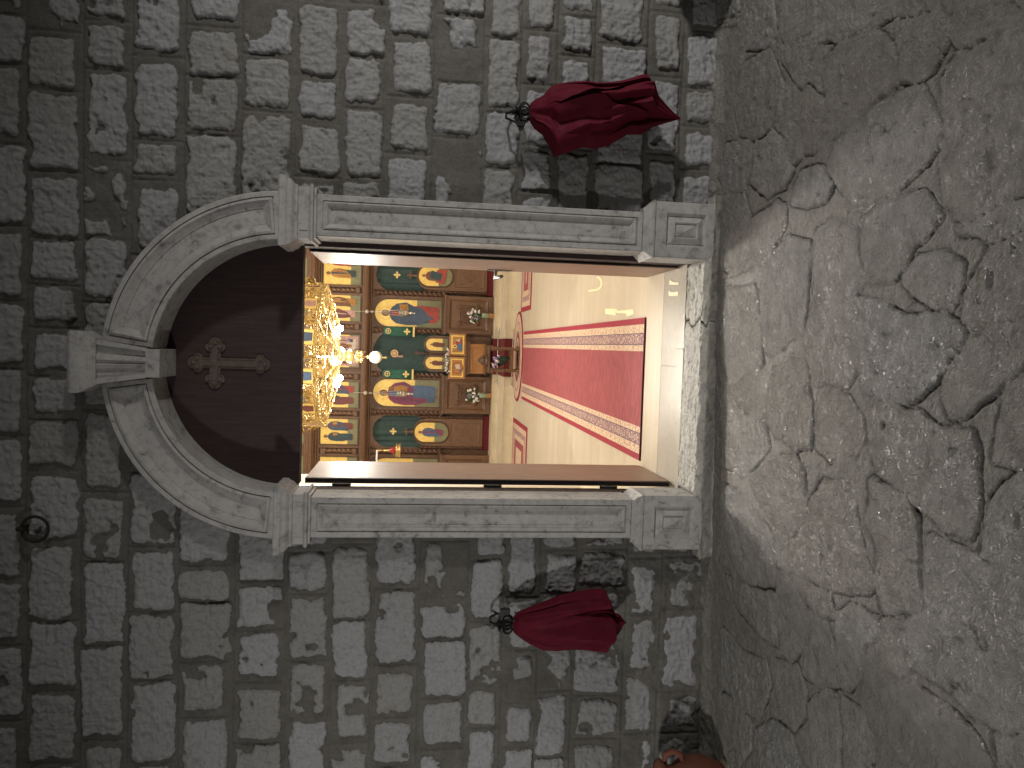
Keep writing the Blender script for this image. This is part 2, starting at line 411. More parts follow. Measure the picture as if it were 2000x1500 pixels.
# ------------------------------------------------------------------ paving
ST = [[(1456,132),(1508,100),(1532,168),(1528,224),(1480,272),(1448,260),(1440,208),(1444,168)],[(1532,96),(1596,64),(1600,84),(1584,116),(1572,168),(1536,120)],
[(1618,120),(1648,90),(1696,68),(1732,76),(1756,100),(1760,160),(1720,192),(1672,240),(1628,272),(1618,224),(1616,168)],[(1760,40),(1840,24),(1856,80),(1836,124),(1808,152),(1768,156),(1760,104)],
[(1636,288),(1720,216),(1808,164),(1824,208),(1842,264),(1824,304),(1792,340),(1752,368),(1700,404),(1680,404),(1648,368),(1624,332)],[(1848,160),(1880,100),(2010,60),(2010,372),(1900,432),(1856,400),(1848,280),(1856,224)],
[(1480,284),(1512,264),(1544,288),(1552,332),(1536,360),(1504,380),(1472,356)],[(1580,176),(1612,196),(1618,256),(1596,296),(1580,296),(1572,240)],[(1548,244),(1568,260),(1568,304),(1552,320),(1540,288)],
[(1424,284),(1472,280),(1472,336),(1456,372),(1418,378),(1412,344)],[(1572,336),(1612,332),(1634,356),(1620,388),(1584,404),(1552,396),(1556,360)],[(1420,384),(1456,384),(1468,420),(1476,500),(1480,516),(1440,536),(1418,520)],
[(1476,428),(1520,396),(1538,400),(1540,436),(1512,484),(1488,516),(1476,472)],[(1496,518),(1544,466),(1584,474),(1580,550),(1572,602),(1564,650),(1504,694),(1492,674),(1488,570)],
[(1600,458),(1632,434),(1680,454),(1694,534),(1674,554),(1670,642),(1674,690),(1664,730),(1652,750),(1588,748),(1578,722),(1580,630),(1596,562)],[(1692,432),(1728,408),(1816,380),(1840,432),(1792,480),(1776,516),(1744,544),(1700,548),(1688,500)],
[(1768,546),(1804,510),(1856,498),(1880,518),(1880,554),(1856,602),(1824,598),(1784,574)],[(1916,526),(1944,482),(2010,450),(2010,618),(1896,634),(1880,626),(1892,582)],[(1880,444),(2010,380),(2010,440),(1944,468),(1912,452)],
[(1680,590),(1704,590),(1768,622),(1840,622),(1880,638),(1876,666),(1824,734),(1792,770),(1752,778),(1692,770),(1678,726),(1676,658)],[(1900,650),(1920,662),(1952,706),(1968,734),(1912,782),(1880,810),(1852,814),(1840,778),(1840,746)],
[(1940,658),(2010,630),(2010,694),(1976,722),(1956,706)],[(1968,762),(2010,738),(2010,918),(1936,898),(1948,830),(1956,794)],[(1424,566),(1476,558),(1484,582),(1486,706),(1456,730),(1424,750),(1414,690),(1416,610)],
[(1508,722),(1544,702),(1568,706),(1578,790),(1576,866),(1548,878),(1512,850),(1484,810),(1494,762)],[(1604,778),(1632,766),(1656,782),(1676,818),(1680,858),(1664,886),(1624,886),(1612,898),(1594,874),(1586,842)],
[(1700,810),(1716,790),(1792,810),(1828,842),(1888,850),(1900,882),(1896,1002),(1880,1042),(1836,1030),(1768,970),(1700,910),(1694,850)],[(1424,778),(1444,810),(1488,834),(1496,874),(1464,910),(1440,926),(1412,910),(1416,830)],
[(1456,942),(1488,906),(1544,896),(1560,930),(1566,1010),(1536,1050),(1500,1020),(1470,972)],[(1572,980),(1600,940),(1652,952),(1660,1004),(1676,1100),(1696,1140),(1680,1156),(1600,1148),(1528,1112),(1532,1060),(1564,1020)],
[(1692,940),(1760,976),(1776,1012),(1776,1140),(1796,1186),(1760,1192),(1708,1196),(1698,1156),(1704,1068),(1686,1028)],[(1800,1052),(1880,1084),(1940,1108),(2010,1148),(2010,1416),(1940,1432),(1880,1396),(1824,1340),(1760,1300),(1748,1228),(1792,1196),(1796,1124)],
[(1928,988),(1984,928),(2010,924),(2010,1136),(1920,1092),(1904,1080),(1920,1028)],[(1408,952),(1444,976),(1496,1048),(1498,1140),(1480,1144),(1416,1124),(1400,1100)],[(1404,1130),(1476,1162),(1496,1164),(1498,1256),(1464,1236),(1424,1190)],
[(1502,1118),(1520,1124),(1552,1188),(1568,1204),(1556,1252),(1526,1292),(1512,1272),(1502,1220)],[(1552,1156),(1604,1160),(1608,1200),(1572,1200)],[(1576,1208),(1596,1220),(1612,1284),(1612,1336),(1584,1336),(1548,1316),(1552,1276)],
[(1616,1204),(1644,1184),(1696,1216),(1698,1240),(1668,1256),(1660,1312),(1632,1344),(1614,1332)],[(1700,1220),(1720,1216),(1746,1240),(1756,1304),(1732,1320),(1698,1304)],[(1672,1380),(1700,1348),(1740,1336),(1768,1352),(1824,1388),(1880,1444),(1912,1510),(1760,1510),(1712,1452),(1672,1416)],
[(1556,1380),(1584,1352),(1608,1360),(1612,1420),(1608,1510),(1560,1510)],[(1388,1360),(1420,1376),(1440,1416),(1436,1460),(1416,1492),(1400,1420)],[(1396,1232),(1428,1276),(1476,1300),(1480,1340),(1456,1400),(1424,1380),(1392,1340)],
[(1624,1372),(1660,1396),(1676,1452),(1672,1510),(1624,1510)],[(1492,1292),(1532,1304),(1548,1340),(1544,1392),(1524,1424),(1496,1400)],[(1484,1412),(1520,1440),(1540,1510),(1460,1510),(1452,1430)],[(1920,1440),(2010,1424),(2010,1510),(1930,1510)],
[(1464,-10),(1512,-10),(1520,68),(1500,92),(1462,96)],[(1540,-20),(1600,-20),(1600,56),(1540,88),(1524,40)],[(1608,-20),(1740,-20),(1752,28),(1700,60),(1640,80),(1606,72)],[(1760,-30),(1850,-30),(1840,12),(1764,30)],[(1866,-30),(2010,-30),(2010,48),(1884,88),(1862,60)]]
def gslope(x): return np.clip(-.028+.034*np.minimum(x, .6), -.12, 0)
gx = axis(-2.2, 2.0, .0065, -40, 40); gy = axis(-2.4, .04, .0065, -60, .05)
X, Yg = np.meshgrid(gx, gy)
wx = X+.018*(fbm(X*9, Yg*9, 1, 5, .6)-.5)*2; wy = Yg+.018*(fbm(X*9+30, Yg*9, 2, 5, .6)-.5)*2
sd = np.full(X.shape, 9.0); sd2 = sd.copy(); sid = np.zeros(X.shape, int)
def pgd(px, py, poly):
    d = np.full(px.shape, 1e9); s = np.ones(px.shape)
    n = len(poly)
    for i in range(n):
        ax, ay = poly[i]; bx, by = poly[i-1]
        ex, ey = bx-ax, by-ay; qx, qy = px-ax, py-ay
        t = np.clip((qx*ex+qy*ey)/(ex*ex+ey*ey+1e-12), 0, 1)
        d = np.minimum(d, (qx-ex*t)**2+(qy-ey*t)**2)
        c1 = py >= ay; c2 = py < by; c3 = ex*qy > ey*qx
        s = np.where((c1 & c2 & c3) | (~c1 & ~c2 & ~c3), -s, s)
    return s*np.sqrt(d)
W = []
for poly in ST:
    W.append([tuple(atz(x, y, -.02)[:2]) for x, y in poly])
for i, poly in enumerate(W):
    a = np.array(poly); lo = a.min(0)-.12; hi = a.max(0)+.12
    ix = np.where((gx > lo[0]) & (gx < hi[0]))[0]; iy = np.where((gy > lo[1]) & (gy < hi[1]))[0]
    if len(ix) == 0 or len(iy) == 0: continue
    sl = np.s_[iy[0]:iy[-1]+1, ix[0]:ix[-1]+1]
    d = pgd(wx[sl], wy[sl], poly)-.016
    b = d < sd[sl]; sd2[sl] = np.where(b, sd[sl], np.minimum(sd2[sl], d)); sd[sl] = np.where(b, d, sd[sl]); sid[sl] = np.where(b, i+1, sid[sl])
# unmapped ground: irregular cells
rs = np.random.RandomState(5)
sx, sy = np.meshgrid(np.arange(-8, 8, .36), np.arange(-9, .3, .36))
S = np.stack([sx+rs.uniform(-.15, .15, sx.shape), sy+rs.uniform(-.15, .15, sx.shape)], -1).reshape(-1, 2)
vx = np.abs(X+.1)-(1.05+.32*(Yg+2.3)); need = (np.abs(X) < 8) & (Yg > -9) & (sd > .05) & ((vx > .12) | (Yg < -2.3))
pts = np.stack([wx[need], wy[need]], -1); f1 = np.full(len(pts), 9.); f2 = np.full(len(pts), 9.); fi = np.zeros(len(pts), int)
for i, s_ in enumerate(S):
    d = np.hypot(pts[:, 0]-s_[0], pts[:, 1]-s_[1])
    c = d < f1; f2 = np.where(c, f1, np.minimum(f2, d)); fi = np.where(c, i+200, fi); f1 = np.where(c, d, f1)
vd = -(f2-f1)/2+.012
sd[need] = np.maximum(vd, .03-(sd[need]-.0)*.9) if False else np.where(sd[need] > .06, np.maximum(vd, -(sd[need]-.07)), sd[need]); sid[need] = np.where(vd < 0, fi, sid[need])
mk = sstep(.003, -.006, sd)
tr = np.random.RandomState(9).rand(3000, 4)
tint = tr[sid, 0]
und = (fbm(X*6+tr[sid, 1]*20, Yg*9, 3, 4, .5)-.5)*.013+(ridge(X*17, Yg*13+tr[sid, 2]*9, 0, 4, .65)-.5)*.014+(fbm(X*48, Yg*42, 2, 3, .6)-.5)*.013*(.5+tr[sid, 1])
tilt = (tr[sid, 3]-.5)*.007
fade = .35+.65*(1-np.exp(np.minimum(sd, 0)/.035))
hs = .0005+.003*(1-np.exp(np.minimum(sd, 0)/.008))+(und*.9+tilt)*fade
hm = -.0005+.007*(fbm(X*26, Yg*26, 5, 4)-.5)*2+.010*(fbm(X*6, Yg*6, 6, 3)-.5)
ck = sstep(.34, .55, vn(X*6, Yg*6, 4))
crk = np.exp(-((np.maximum(sd, 0)-.003)/.0042)**2)*(1-.6*mk)*(.45+.55*ck); jn = np.exp(-((sd2-sd)/.0055)**2)*(sd < .004)*(.55+.45*ck); fr = fbm(X*2.6+.25*fbm(X*14, Yg*14, 2, 3), Yg*2.6+3, 4, 3, .45); fin = np.exp(-((fr-.5)/.0035)**2)*sstep(.45, .62, vn(X*3.1, Yg*3.1, 2))*mk; fr2 = fbm(X*4.1+8+.2*fbm(X*17, Yg*17, 1, 3), Yg*4.1, 6, 3, .45); fin = np.maximum(fin, np.exp(-((fr2-.47)/.004)**2)*sstep(.50, .66, vn(X*3.7+5, Yg*3.7, 3))*mk)
hs = hs-.005*fin-.008*jn; hm = hm-.011*crk
# pockmarks
pk = vn(X*24, Yg*24, 7); hs = hs-.007*sstep(.90, .97, pk)
H = gslope(X)+hm*(1-mk)+hs*mk
edge_up = sstep(-.10, .0, Yg+.09*(fbm(X*9, Yg*9, 3, 3)-.5))*(.012+.035*fbm(X*16, Yg*16, 1, 4))*(np.abs(X) > .88)
P = np.stack([X, Yg, H+edge_up], -1)
gnd = grid('courtyard_paving', P, np.ones(X.shape, bool), dict(stone=mk, tint=tint, crack=np.maximum(np.maximum(crk, .9*jn), .75*fin), polish=np.exp(-((X+.02)/.62)**2-((Yg+.30)/.55)**2)), 'paving')
gnd['kind'] = 'structure'; gnd['label'] = 'irregular worn flagstones of the courtyard in front of the church door'
# ------------------------------------------------------------------ carved stone portal
FY = -.085
portal = thing('stone_door_surround', 'carved pale limestone arch and jambs framing the church door', 'door surround', (0, FY, 0))
def frame_panel(mb, x0, x1, z0, z1, yf, back):
    """front slab with a sunk, moulded panel"""
    r = lambda i, y: (x0+i, x1-i, z0+i, z1-i, y)
    mb.nest([r(0, back), r(0, yf+.004), r(.004, yf), r(.028, yf), r(.0285, yf+.007), r(.033, yf+.007), r(.0335, yf), r(.040, yf-.003), r(.050, yf+.002), r(.058, yf+.012), r(.063, yf+.014), r(.0635, yf+.018), r(.075, yf+.018)])
JX0, JX1 = .634, .832
for s in (1, -1):
    a, b = sorted((s*JX0, s*JX1))
    mb = MB(); frame_panel(mb, a, b, .385, 1.995, FY, .13)
    part('jamb', mb, 'portal', portal)
    # plinth with sunk pyramid panel
    a, b = sorted((s*.607, s*.886)); mb = MB()
    zt, zb_ = .325, .005; yf = FY-.022
    mb.nest([(a, b, zb_, zt, .13), (a, b, zb_, zt, yf+.004), (a+.004, b-.004, zb_+.004, zt-.004, yf), (a+.055, b-.055, zb_+.055, zt-.055, yf), (a+.068, b-.068, zb_+.068, zt-.068, yf+.016),
             (a+.100, b-.100, zb_+.100, zt-.100, yf+.001), (a+.107, b-.107, zb_+.107, zt-.107, yf+.012), (a+.1385, b-.1385, zb_+.159, zt-.159, yf-.006)])
    pl = part('plinth', mb, 'portal', portal)
    mb = MB()
    L = []
    for o, z in ((-.001, .3255), (.004, .332), (.005, .338), (-.004, .345), (-.012, .356), (-.030, .374), (-.031, .384)):
        yo = FY-.022-o
        L.append([(a-o, yo, z), (b+o, yo, z), (b+o, .128, z), (a-o, .128, z)])
    mb.loft(L); part('plinth_moulding', mb, 'portal', portal)
    # impost
    a, b = sorted((s*.612, s*.868)); L = []; mb = MB()
    for o, z in ((-.010, 1.9955), (-.008, 2.006), (.006, 2.010), (.009, 2.018), (.003, 2.026), (-.006, 2.029), (-.006, 2.078), (.001, 2.083), (.004, 2.094), (.020, 2.108), (.028, 2.126), (.036, 2.134), (.038, 2.160), (.034, 2.166)):
        yo = FY-.012-o
        L.append([(a-o, yo, z), (b+o, yo, z), (b+o, .129, z), (a-o, .129, z)])
    mb.loft(L)
    mb.nest([(a+.045, b-.045, 2.034, 2.074, FY-.0061), (a+.045, b-.045, 2.034, 2.074, FY-.010), (a+.052, b-.052, 2.040, 2.068, FY-.010)])
    part('impost', mb, 'portal', portal)
# archivolt: two panelled voussoir runs
AC, RI, RO = 2.135, .608, .838
def arch_run(t0, t1):
    mb = MB(); N = 40
    prof = [(0, .129), (0, FY+.004), (.004, FY), (.024, FY), (.0245, FY+.008), (.030, FY+.008), (.0305, FY-.002), (.042, FY-.005), (.052, FY+.003), (.070, FY+.014), (.076, FY+.016), (.0765, FY+.020), (.090, FY+.020)]
    loops = []
    for i, y in prof:
        L = []
        ro, ri = RO-i, RI+i
        d0 = t0+i/.73; d1 = t1-i/.73
        for k in range(N+1):
            a = d0+(d1-d0)*k/N; L.append((ro*math.cos(a), y, AC+ro*math.sin(a)))
        for k in range(N+1):
            a = d1+(d0-d1)*k/N; L.append((ri*math.cos(a), y, AC+ri*math.sin(a)))
        loops.append(L)
    mb.loft(loops, 0, False, False)
    # inner floor of the panel as a strip of quads
    o = len(mb.v)-len(loops[-1]); n = N+1
    for k in range(N): mb.f.append([o+k, o+2*n-1-k, o+2*n-2-k, o+k+1]); mb.m.append(0)
    return mb
ka = .118
part('archivolt', arch_run(.042, PI/2-ka), 'portal', portal)
part('archivolt', arch_run(PI/2+ka, PI-.042), 'portal', portal)
# keystone
mb = MB()
zb0, zt0 = 2.705, 2.965
wz = lambda z: .062+(.102-.062)*(z-zb0)/(zt0-zb0)
def kring(z, yb):
    w = wz(z); L = []
    pr = [(-1, 0), (-.80, 0), (-.74, .018), (-.40, .020), (-.30, .006), (-.12, .0), (-.08, .010), (.08, .010), (.12, 0), (.30, .006), (.40, .020), (.74, .018), (.80, 0), (1, 0)]
    for u, d in pr: L.append((u*w, yb+d, z))
    L += [(w, .129, z), (-w, .129, z)]
    return L
mb.loft([kring(z, FY-.035-.03*(z-zb0)/(zt0-zb0)) for z in (zb0+.05, 2.80, 2.90, zt0)])
w = wz(zb0)+.004; mb.box(-w, w, FY-.040, .127, zb0-.012, zb0+.0505)
part('keystone', mb, 'portal', portal)
mb = MB(); L = []
for o, z in ((-.004, 2.9655), (.006, 2.975), (.010, 2.990), (.022, 3.005), (.030, 3.022), (.034, 3.030), (.034, 3.062), (.026, 3.075), (-.03, 3.092)):
    w = .108+o; L.append([(-w, FY-.070-o, z), (w, FY-.070-o, z), (w, .10, z), (-w, .10, z)])
mb.loft(L); part('keystone_cap', mb, 'portal', portal)
# threshold block as lumpy slab
xs = np.arange(-.93, .931, .0055)
prof = []
for t in np.linspace(0, 1, 70):
    if t < .62: prof.append((.14-(.14+.105)*t/.62, .062))
    else:
        u = (t-.62)/.38
        if u < .45: a = u/.45*PI/2; prof.append((-.105-.028*math.sin(a), .062-.028*(1-math.cos(a))))
        else: prof.append((-.133+.052*min(1, (u-.45)/.30), .034-.145*(u-.45)/.55))
prof = np.array(prof)
Xs, T = np.meshgrid(xs, np.arange(len(prof)))
Yp = prof[T, 0]; Zp = prof[T, 1]
n = fbm(Xs*14, T*.23, 1, 4)-.5; n2 = ridge(Xs*36, T*.45, 2, 3)-.5
side = sstep(.58, .64, np.abs(Xs))
n3 = ridge(Xs*62, T*1.05+Xs*9, 4, 3, .6)-.5; Zp = Zp+(n*.014+n2*.007+n3*.009)*np.where(T < 46, 1, .3)*(1-.6*side)-side*.038*sstep(.034, .06, Zp)
Yp = Yp-(n*.016+n2*.006)*np.where(T > 40, 1, 0)
crx = .290+.02*np.sin(T*.22)+.012*(fbm(T*.2, T*.07, 3, 3)-.5)*4
cr = np.exp(-((Xs-crx)/.006)**2); Zp = Zp-cr*.03; Yp = Yp+cr*.03*(T > 41)
chip = np.exp(-(((Xs-.30)/.05)**2))*(T > 41); Yp = Yp+chip*.02
sl = grid('stone_threshold', np.stack([Xs, Yp, Zp], -1), np.ones(Xs.shape, bool), {}, 'sill')
tag(sl, 'pitted stone threshold with a crack under the open church door', 'threshold')
# ------------------------------------------------------------------ door frame, tympanum, leaves
dframe = thing('door_frame', 'dark brown wooden door frame with arched panel and cross above the opening', 'door frame', (0, .16, .06))
mb = MB()
mb.box(.608, .637, .132, .235, .06, 2.092); mb.box(.622, .645, .2352, .285, .06, 2.092); mb.box(-.70, -.6335, .132, .235, .06, 2.092); mb.box(.6455, .71, .235, .2995, .06, 2.33)
part('frame_post', mb, 'dark_wood', dframe, bevel=.004)
mb = MB(); N = 48
pts = [(.62*math.cos(PI*k/N), AC+.62*math.sin(PI*k/N)) for k in range(N+1)]+[(-.645, 2.06), (-.645, 2.0935), (.645, 2.0935)]
pts = [(.66*math.cos(PI*k/N), AC+.66*math.sin(PI*k/N)) for k in range(N+1)]+[(-.66, 2.0935), (.66, 2.0935)]
mb.poly(pts, .131, 0, .07)
part('arched_panel', mb, 'dark_wood', dframe)
mb = MB(); mb.box(-.605, .605, .1315, .20, 2.083, 2.0932)
part('lintel_trim', mb, 'dark_wood', dframe)
# cross: two layers
cxp, czp = float(at(420, 709, .12)[0]), float(at(420, 709, .12)[2])
def cross_outline(g):
    arms = [(0, 1, .125), (1, 0, .122), (0, -1, .262), (-1, 0, .122)]
    w = .021+g; P_ = []
    for dx, dz, Ln in arms:
        px, pz = dz, -dx           # left-hand side of the arm
        loc = [(-w, w), (-w, Ln-.070), (-w-.012, Ln-.062), (-w-.022, Ln-.048), (-w-.024, Ln-.034), (-w-.016, Ln-.022), (-w-.006, Ln-.020), (-w+.004, Ln-.010+g), (-.010, Ln+g*1.2), (.010, Ln+g*1.2), (w-.004, Ln-.010+g), (w+.006, Ln-.020), (w+.016, Ln-.022), (w+.024, Ln-.034), (w+.022, Ln-.048), (w+.012, Ln-.062), (w, Ln-.070)]
        for u, v in loc[0:]:
            P_.append((cxp+px*u*1+dx*v, czp+pz*u*1+dz*v))
    return P_
def cross_mesh(g, y, d, mb):
    # build from overlapping prisms at slightly different depth
    k = 0
    for dx, dz, Ln in ((0, 1, .125), (1, 0, .122), (0, -1, .262), (-1, 0, .122)):
        w = .020+g; px, pz = dz, -dx
        loc = [(-w, w if k else -w), (-w, Ln-.066), (-w-.014, Ln-.060), (-w-.022, Ln-.046), (-w-.020, Ln-.030), (-w-.006, Ln-.022), (-w+.002, Ln-.010+g), (-.010, Ln+g), (.010, Ln+g), (w-.002, Ln-.010+g), (w+.006, Ln-.022), (w+.020, Ln-.030), (w+.022, Ln-.046), (w+.014, Ln-.060), (w, Ln-.066), (w, w if k else -w)]
        pts = [(cxp+px*u+dx*v, czp+pz*u+dz*v) for u, v in loc]
        mb.poly(pts, y, 0, d); k += 1
mb = MB(); cross_mesh(.006, .122, .008, mb); cross_mesh(-.006, .116, .006, mb)
for dx, dz, Ln in ((0, 1, .105), (1, 0, .102), (0, -1, .242), (-1, 0, .102)):
    for u, v in ((0, 0), (.022, -.02), (-.022, -.02)):
        mb.ball((cxp+dx*(Ln+v)+dz*u, .116, czp+dz*(Ln+v)-dx*u), .011, 0, 8, 5)
part('cross', mb, 'cross_wood', dframe, label='ornate three lobed cross fixed to the arched panel')
lgrp = 'open leaves of the church door'
for s, lab in ((-1, 'left wooden door leaf opened inward, wide varnished face and light gap at its hinges'), (1, 'right wooden door leaf opened inward, seen edge on, with a black lever handle')):
    hx_ = s*.600
    t = thing('door_leaf', lab, 'door', (hx_, .245, .075), lgrp)
    mb = MB(); x0, x1 = sorted((s*.594, s*(.632 if s > 0 else .6225))); mb.box(x0, x1, .262, .835, .078, 2.070)
    part('leaf_panel', mb, 'leaf_wood', t, bevel=.003)
    mb = MB(); x0, x1 = sorted((s*.598, s*(.628 if s > 0 else .622))); mb.box(x0, x1, .246, .2615, .078, 2.070)
    mb.box(*sorted((s*.594, s*.600)), .240, .2458, .36, 2.070)
    part('leaf_rebate', mb, 'leaf_edge', t)
    for z in [float(at(q_, 948, .243)[2]) for q_ in (667, 962, 1188)]:
        mb = MB(); mb.lathe(s*.628, .239, [(.001, z-.05), (.007, z-.049), (.007, z+.049), (.001, z+.05)], 10); part('hinge', mb, 'black', t, True)
    if s == 1:
        hz_ = float(at(968, 540, .78)[2])
        mb = MB(); mb.box(.588, .5935, .760, .805, hz_-.10, hz_+.06); part('lock_plate', mb, 'handle', t, bevel=.002)
        mb = MB(); mb.tube([(.590, .782, hz_), (.545, .782, hz_)], .010, 10)
        mb.tube([(.548, .785, hz_+.004), (.545, .765, hz_+.002), (.545, .72, hz_-.012), (.546, .66, hz_-.026)], [.011, .012, .012, .010], 10)
        part('lever_handle', mb, 'handle', t, True)
# ------------------------------------------------------------------ nave shell
FZ = .066
mb = MB(); mb.box(-2.5, 2.5, .52, 9.6, FZ-.2, FZ)
o = part('nave_floor', mb, 'parquet'); o['kind'] = 'structure'; o['label'] = 'polished pale strip floor of the nave'
mb = MB()
for x0, x1 in ((-1.35, -.62), (-.6185, .05), (.0515, .69), (.6915, 1.35)): mb.box(x0, x1, .246, .5185, FZ-.2, FZ-.001)
for x0, x1 in ((-.66, .15), (.1515, .66)): mb.box(x0, x1, .142, .2445, FZ-.2, FZ-.0005)
o = part('entrance_slabs', mb, 'marble'); o['kind'] = 'structure'; o['label'] = 'marble slabs just inside the door'
mb = MB()
mb.box(-2.7, -2.5, .3, 9.8, -.1, 5.2); mb.box(2.5, 2.7, .3, 9.8, -.1, 5.2); mb.box(-2.7, 2.7, 9.6, 9.8, -.1, 5.2)
mb.box(-2.7, 2.7, .3, 9.8, 5.2, 5.4)
mb.box(-1.65, -1.06, 2.6, 3.1, FZ+.0005, 5.2); mb.box(1.06, 1.65, 2.6, 3.1, FZ+.0005, 5.2)
mb.box(-2.5, -.70, .30, .50, -.1, 5.2); mb.box(.70, 2.5, .30, .50, -.1, 5.2); mb.box(-.70, .70, .30, .50, 2.32, 5.2)
o = part('nave_wall', mb, 'cream'); tag(o, 'cream plastered walls and ceiling of the lit church interior', 'room')
# steps
z1s, z2s = .206, .287
mb = MB(); mb.box(-2.5, 2.5, 7.55, 8.3485, FZ, z1s-.012); mb.box(-2.5, 2.5, 7.535, 8.3485, z1s-.0119, z1s)
mb.box(-2.5, 2.5, 8.35, 9.6, FZ, z2s-.012); mb.box(-2.5, 2.5, 8.335, 9.6, z2s-.0119, z2s)
st = part('altar_step', mb, 'riser'); tag(st, 'two low cream marble steps before the icon screen', 'steps')
mb = MB(); cx0 = -.03; w = .285
p = [(7.50, FZ+.006), (7.528, FZ+.008), (7.528, z1s+.006), (8.328, z1s+.006), (8.328, z2s+.006), (9.05, z2s+.006)]
mb.loft([[(cx0-w, y, z), (cx0+w, y, z)] for y, z in p], 0, False, False, False)
o = part('stair_carpet', mb, 'red_carpet'); tag(o, 'dark red stair carpet running over the two steps to the holy doors', 'carpet')
for yy, zz, lab in ((7.515, FZ+.018, 'lower steel rod pinning the red stair carpet at the floor'), (8.318, z1s+.018, 'upper steel rod pinning the red stair carpet between the steps')):
    mb = MB(); mb.tube([(cx0-.42, yy, zz), (cx0+.42, yy, zz)], .009, 8)
    for e in (-.42, .42): mb.ball((cx0+e, yy, zz), .016)
    tag(part('stair_rod', mb, 'rod', None, True), lab, 'stair rod', 'stair carpet rods')
# ------------------------------------------------------------------ rugs
def rug_strip(mb, x0, x1, y0, y1, z, m): mb.add([(x0, y0, z), (x1, y0, z), (x1, y1, z), (x0, y1, z)], [(0, 1, 2, 3)], m)
mb = MB(); x0, x1, y0, y1 = -.568, .345, .85, 6.45
z = FZ+.010
mb.box(x0, x1, y0, y1, FZ+.0005, z-.002, 5)
bands = [(0, .042, 1), (.042, .098, 2), (.098, .104, 4), (.104, .170, 3), (.170, .176, 4), (.176, .215, 2)]
for a, b, m in bands:
    rug_strip(mb, x0+a, x0+b, y0+.012, y1, z, m); rug_strip(mb, x1-b, x1-a, y0+.012, y1, z, m)
rug_strip(mb, x0+.215, x1-.215, y0+.012, y1, z, 0); rug_strip(mb, x0, x1, y0, y0+.012, z, 5)
yy = y0+.10
while yy < y1-.05:
    for xa, xb in ((x0+.108, x0+.166), (x1-.166, x1-.108)):
        rug_strip(mb, xa, xb, yy, yy+.030, z+.0006, 4); rug_strip(mb, xa+.007, xb-.007, yy+.007, yy+.023, z+.0012, 2)
    for xa, xb in ((x0+.055, x0+.098), (x0+.176, x0+.215), (x1-.098, x1-.055), (x1-.215, x1-.176)):
        rug_strip(mb, xa+.008, xb-.008, yy+.010, yy+.018, z+.0006, 1)
    yy += .125
o = part('carpet_runner', mb, ['rug_red', 'rug_edge', 'rug_gold', 'rug_motif', 'rug_navy', 'rug_dark'])
tag(o, 'long red runner with gold figured borders leading from the door to the altar', 'carpet')
# oval rug
mb = MB(); c = (.0, 7.0); z = FZ+.012
for k, (rx, ry, m) in enumerate(((.64, .49, 1), (.60, .455, 2), (.50, .37, 3), (.47, .345, 2), (.36, .26, 0), (.27, .19, 2), (.22, .15, 3), (.15, .10, 0))):
    mb.add([(c[0]+rx*math.cos(2*PI*i/48), c[1]+ry*math.sin(2*PI*i/48), z+.0008*k) for i in range(48)], [list(range(48))], m)
L = [[(c[0]+.64*math.cos(2*PI*i/48), c[1]+.49*math.sin(2*PI*i/48), zz) for i in range(48)] for zz in (FZ+.0005, z)]
mb.loft(L, 1, False, False)
o = part('oval_rug', mb, ['rug_red', 'rug_edge', 'rug_gold', 'rug_motif']); tag(o, 'oval red and gold patterned rug under the small table at the foot of the steps', 'rug')
for s, xe, ya, yb, lab in ((1, .62, 5.9, 6.82, 'red and gold cross rug to the right of the long runner'), (-1, -.90, 5.86, 7.28, 'red and gold cross rug to the left of the long runner')):
    mb = MB(); xo = s*2.3
    def R(a, b, c_, d, m, dz=0):
        X0, X1 = sorted((a, b)); rug_strip(mb, X0, X1, c_, d, FZ+.008+dz, m)
    X0, X1 = sorted((xe, xo)); mb.box(X0, X1, ya, yb, FZ+.0005, FZ+.006, 1)
    R(xe, xo, ya, yb, 1); i1 = .06; R(xe+s*i1, xo, ya+i1, yb-i1, 2, .0008); R(xe+s*.13, xo, ya+.13, yb-.13, 3, .0016); R(xe+s*.20, xo, ya+.20, yb-.20, 2, .0024)
    R(xe+s*.27, xo, ya+.25, yb-.25, 0, .0032); R(xe+s*.37, xo, ya+.42, yb-.42, 2, .004)
    o = part('cross_rug', mb, ['rug_red', 'rug_edge', 'rug_gold', 'rug_motif']); tag(o, lab, 'rug', 'cross rugs beside the runner')
# light mirrored in the floor, painted as flat yellow patches
def reflection(pix, lab):
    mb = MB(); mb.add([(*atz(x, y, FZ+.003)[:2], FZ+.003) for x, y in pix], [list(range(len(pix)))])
    tag(part('painted_reflection', mb, 'reflection'), lab, 'reflection', 'yellow painted reflections on the floor')
reflection([(1182, 603), (1204, 603), (1206, 607), (1237, 604), (1238, 613), (1226, 618), (1222, 612), (1203, 611), (1202, 616), (1182, 613)], 'long yellow painted reflection on the floor beside the runner border')
reflection([(1308, 545), (1313, 550), (1326, 552), (1325, 556), (1307, 556)], 'yellow painted reflection nearest the right door leaf')
reflection([(1306, 567), (1312, 571), (1325, 569), (1324, 578), (1306, 578)], 'small yellow painted reflection by the doorstep, next to the one at the leaf')
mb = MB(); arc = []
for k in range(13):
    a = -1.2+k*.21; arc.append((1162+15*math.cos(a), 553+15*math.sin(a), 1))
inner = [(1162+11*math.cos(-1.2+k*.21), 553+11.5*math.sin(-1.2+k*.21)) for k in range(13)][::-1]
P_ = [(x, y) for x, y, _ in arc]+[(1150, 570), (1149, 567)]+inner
reflection(P_, 'curved yellow painted reflection on the floor near the right door leaf')
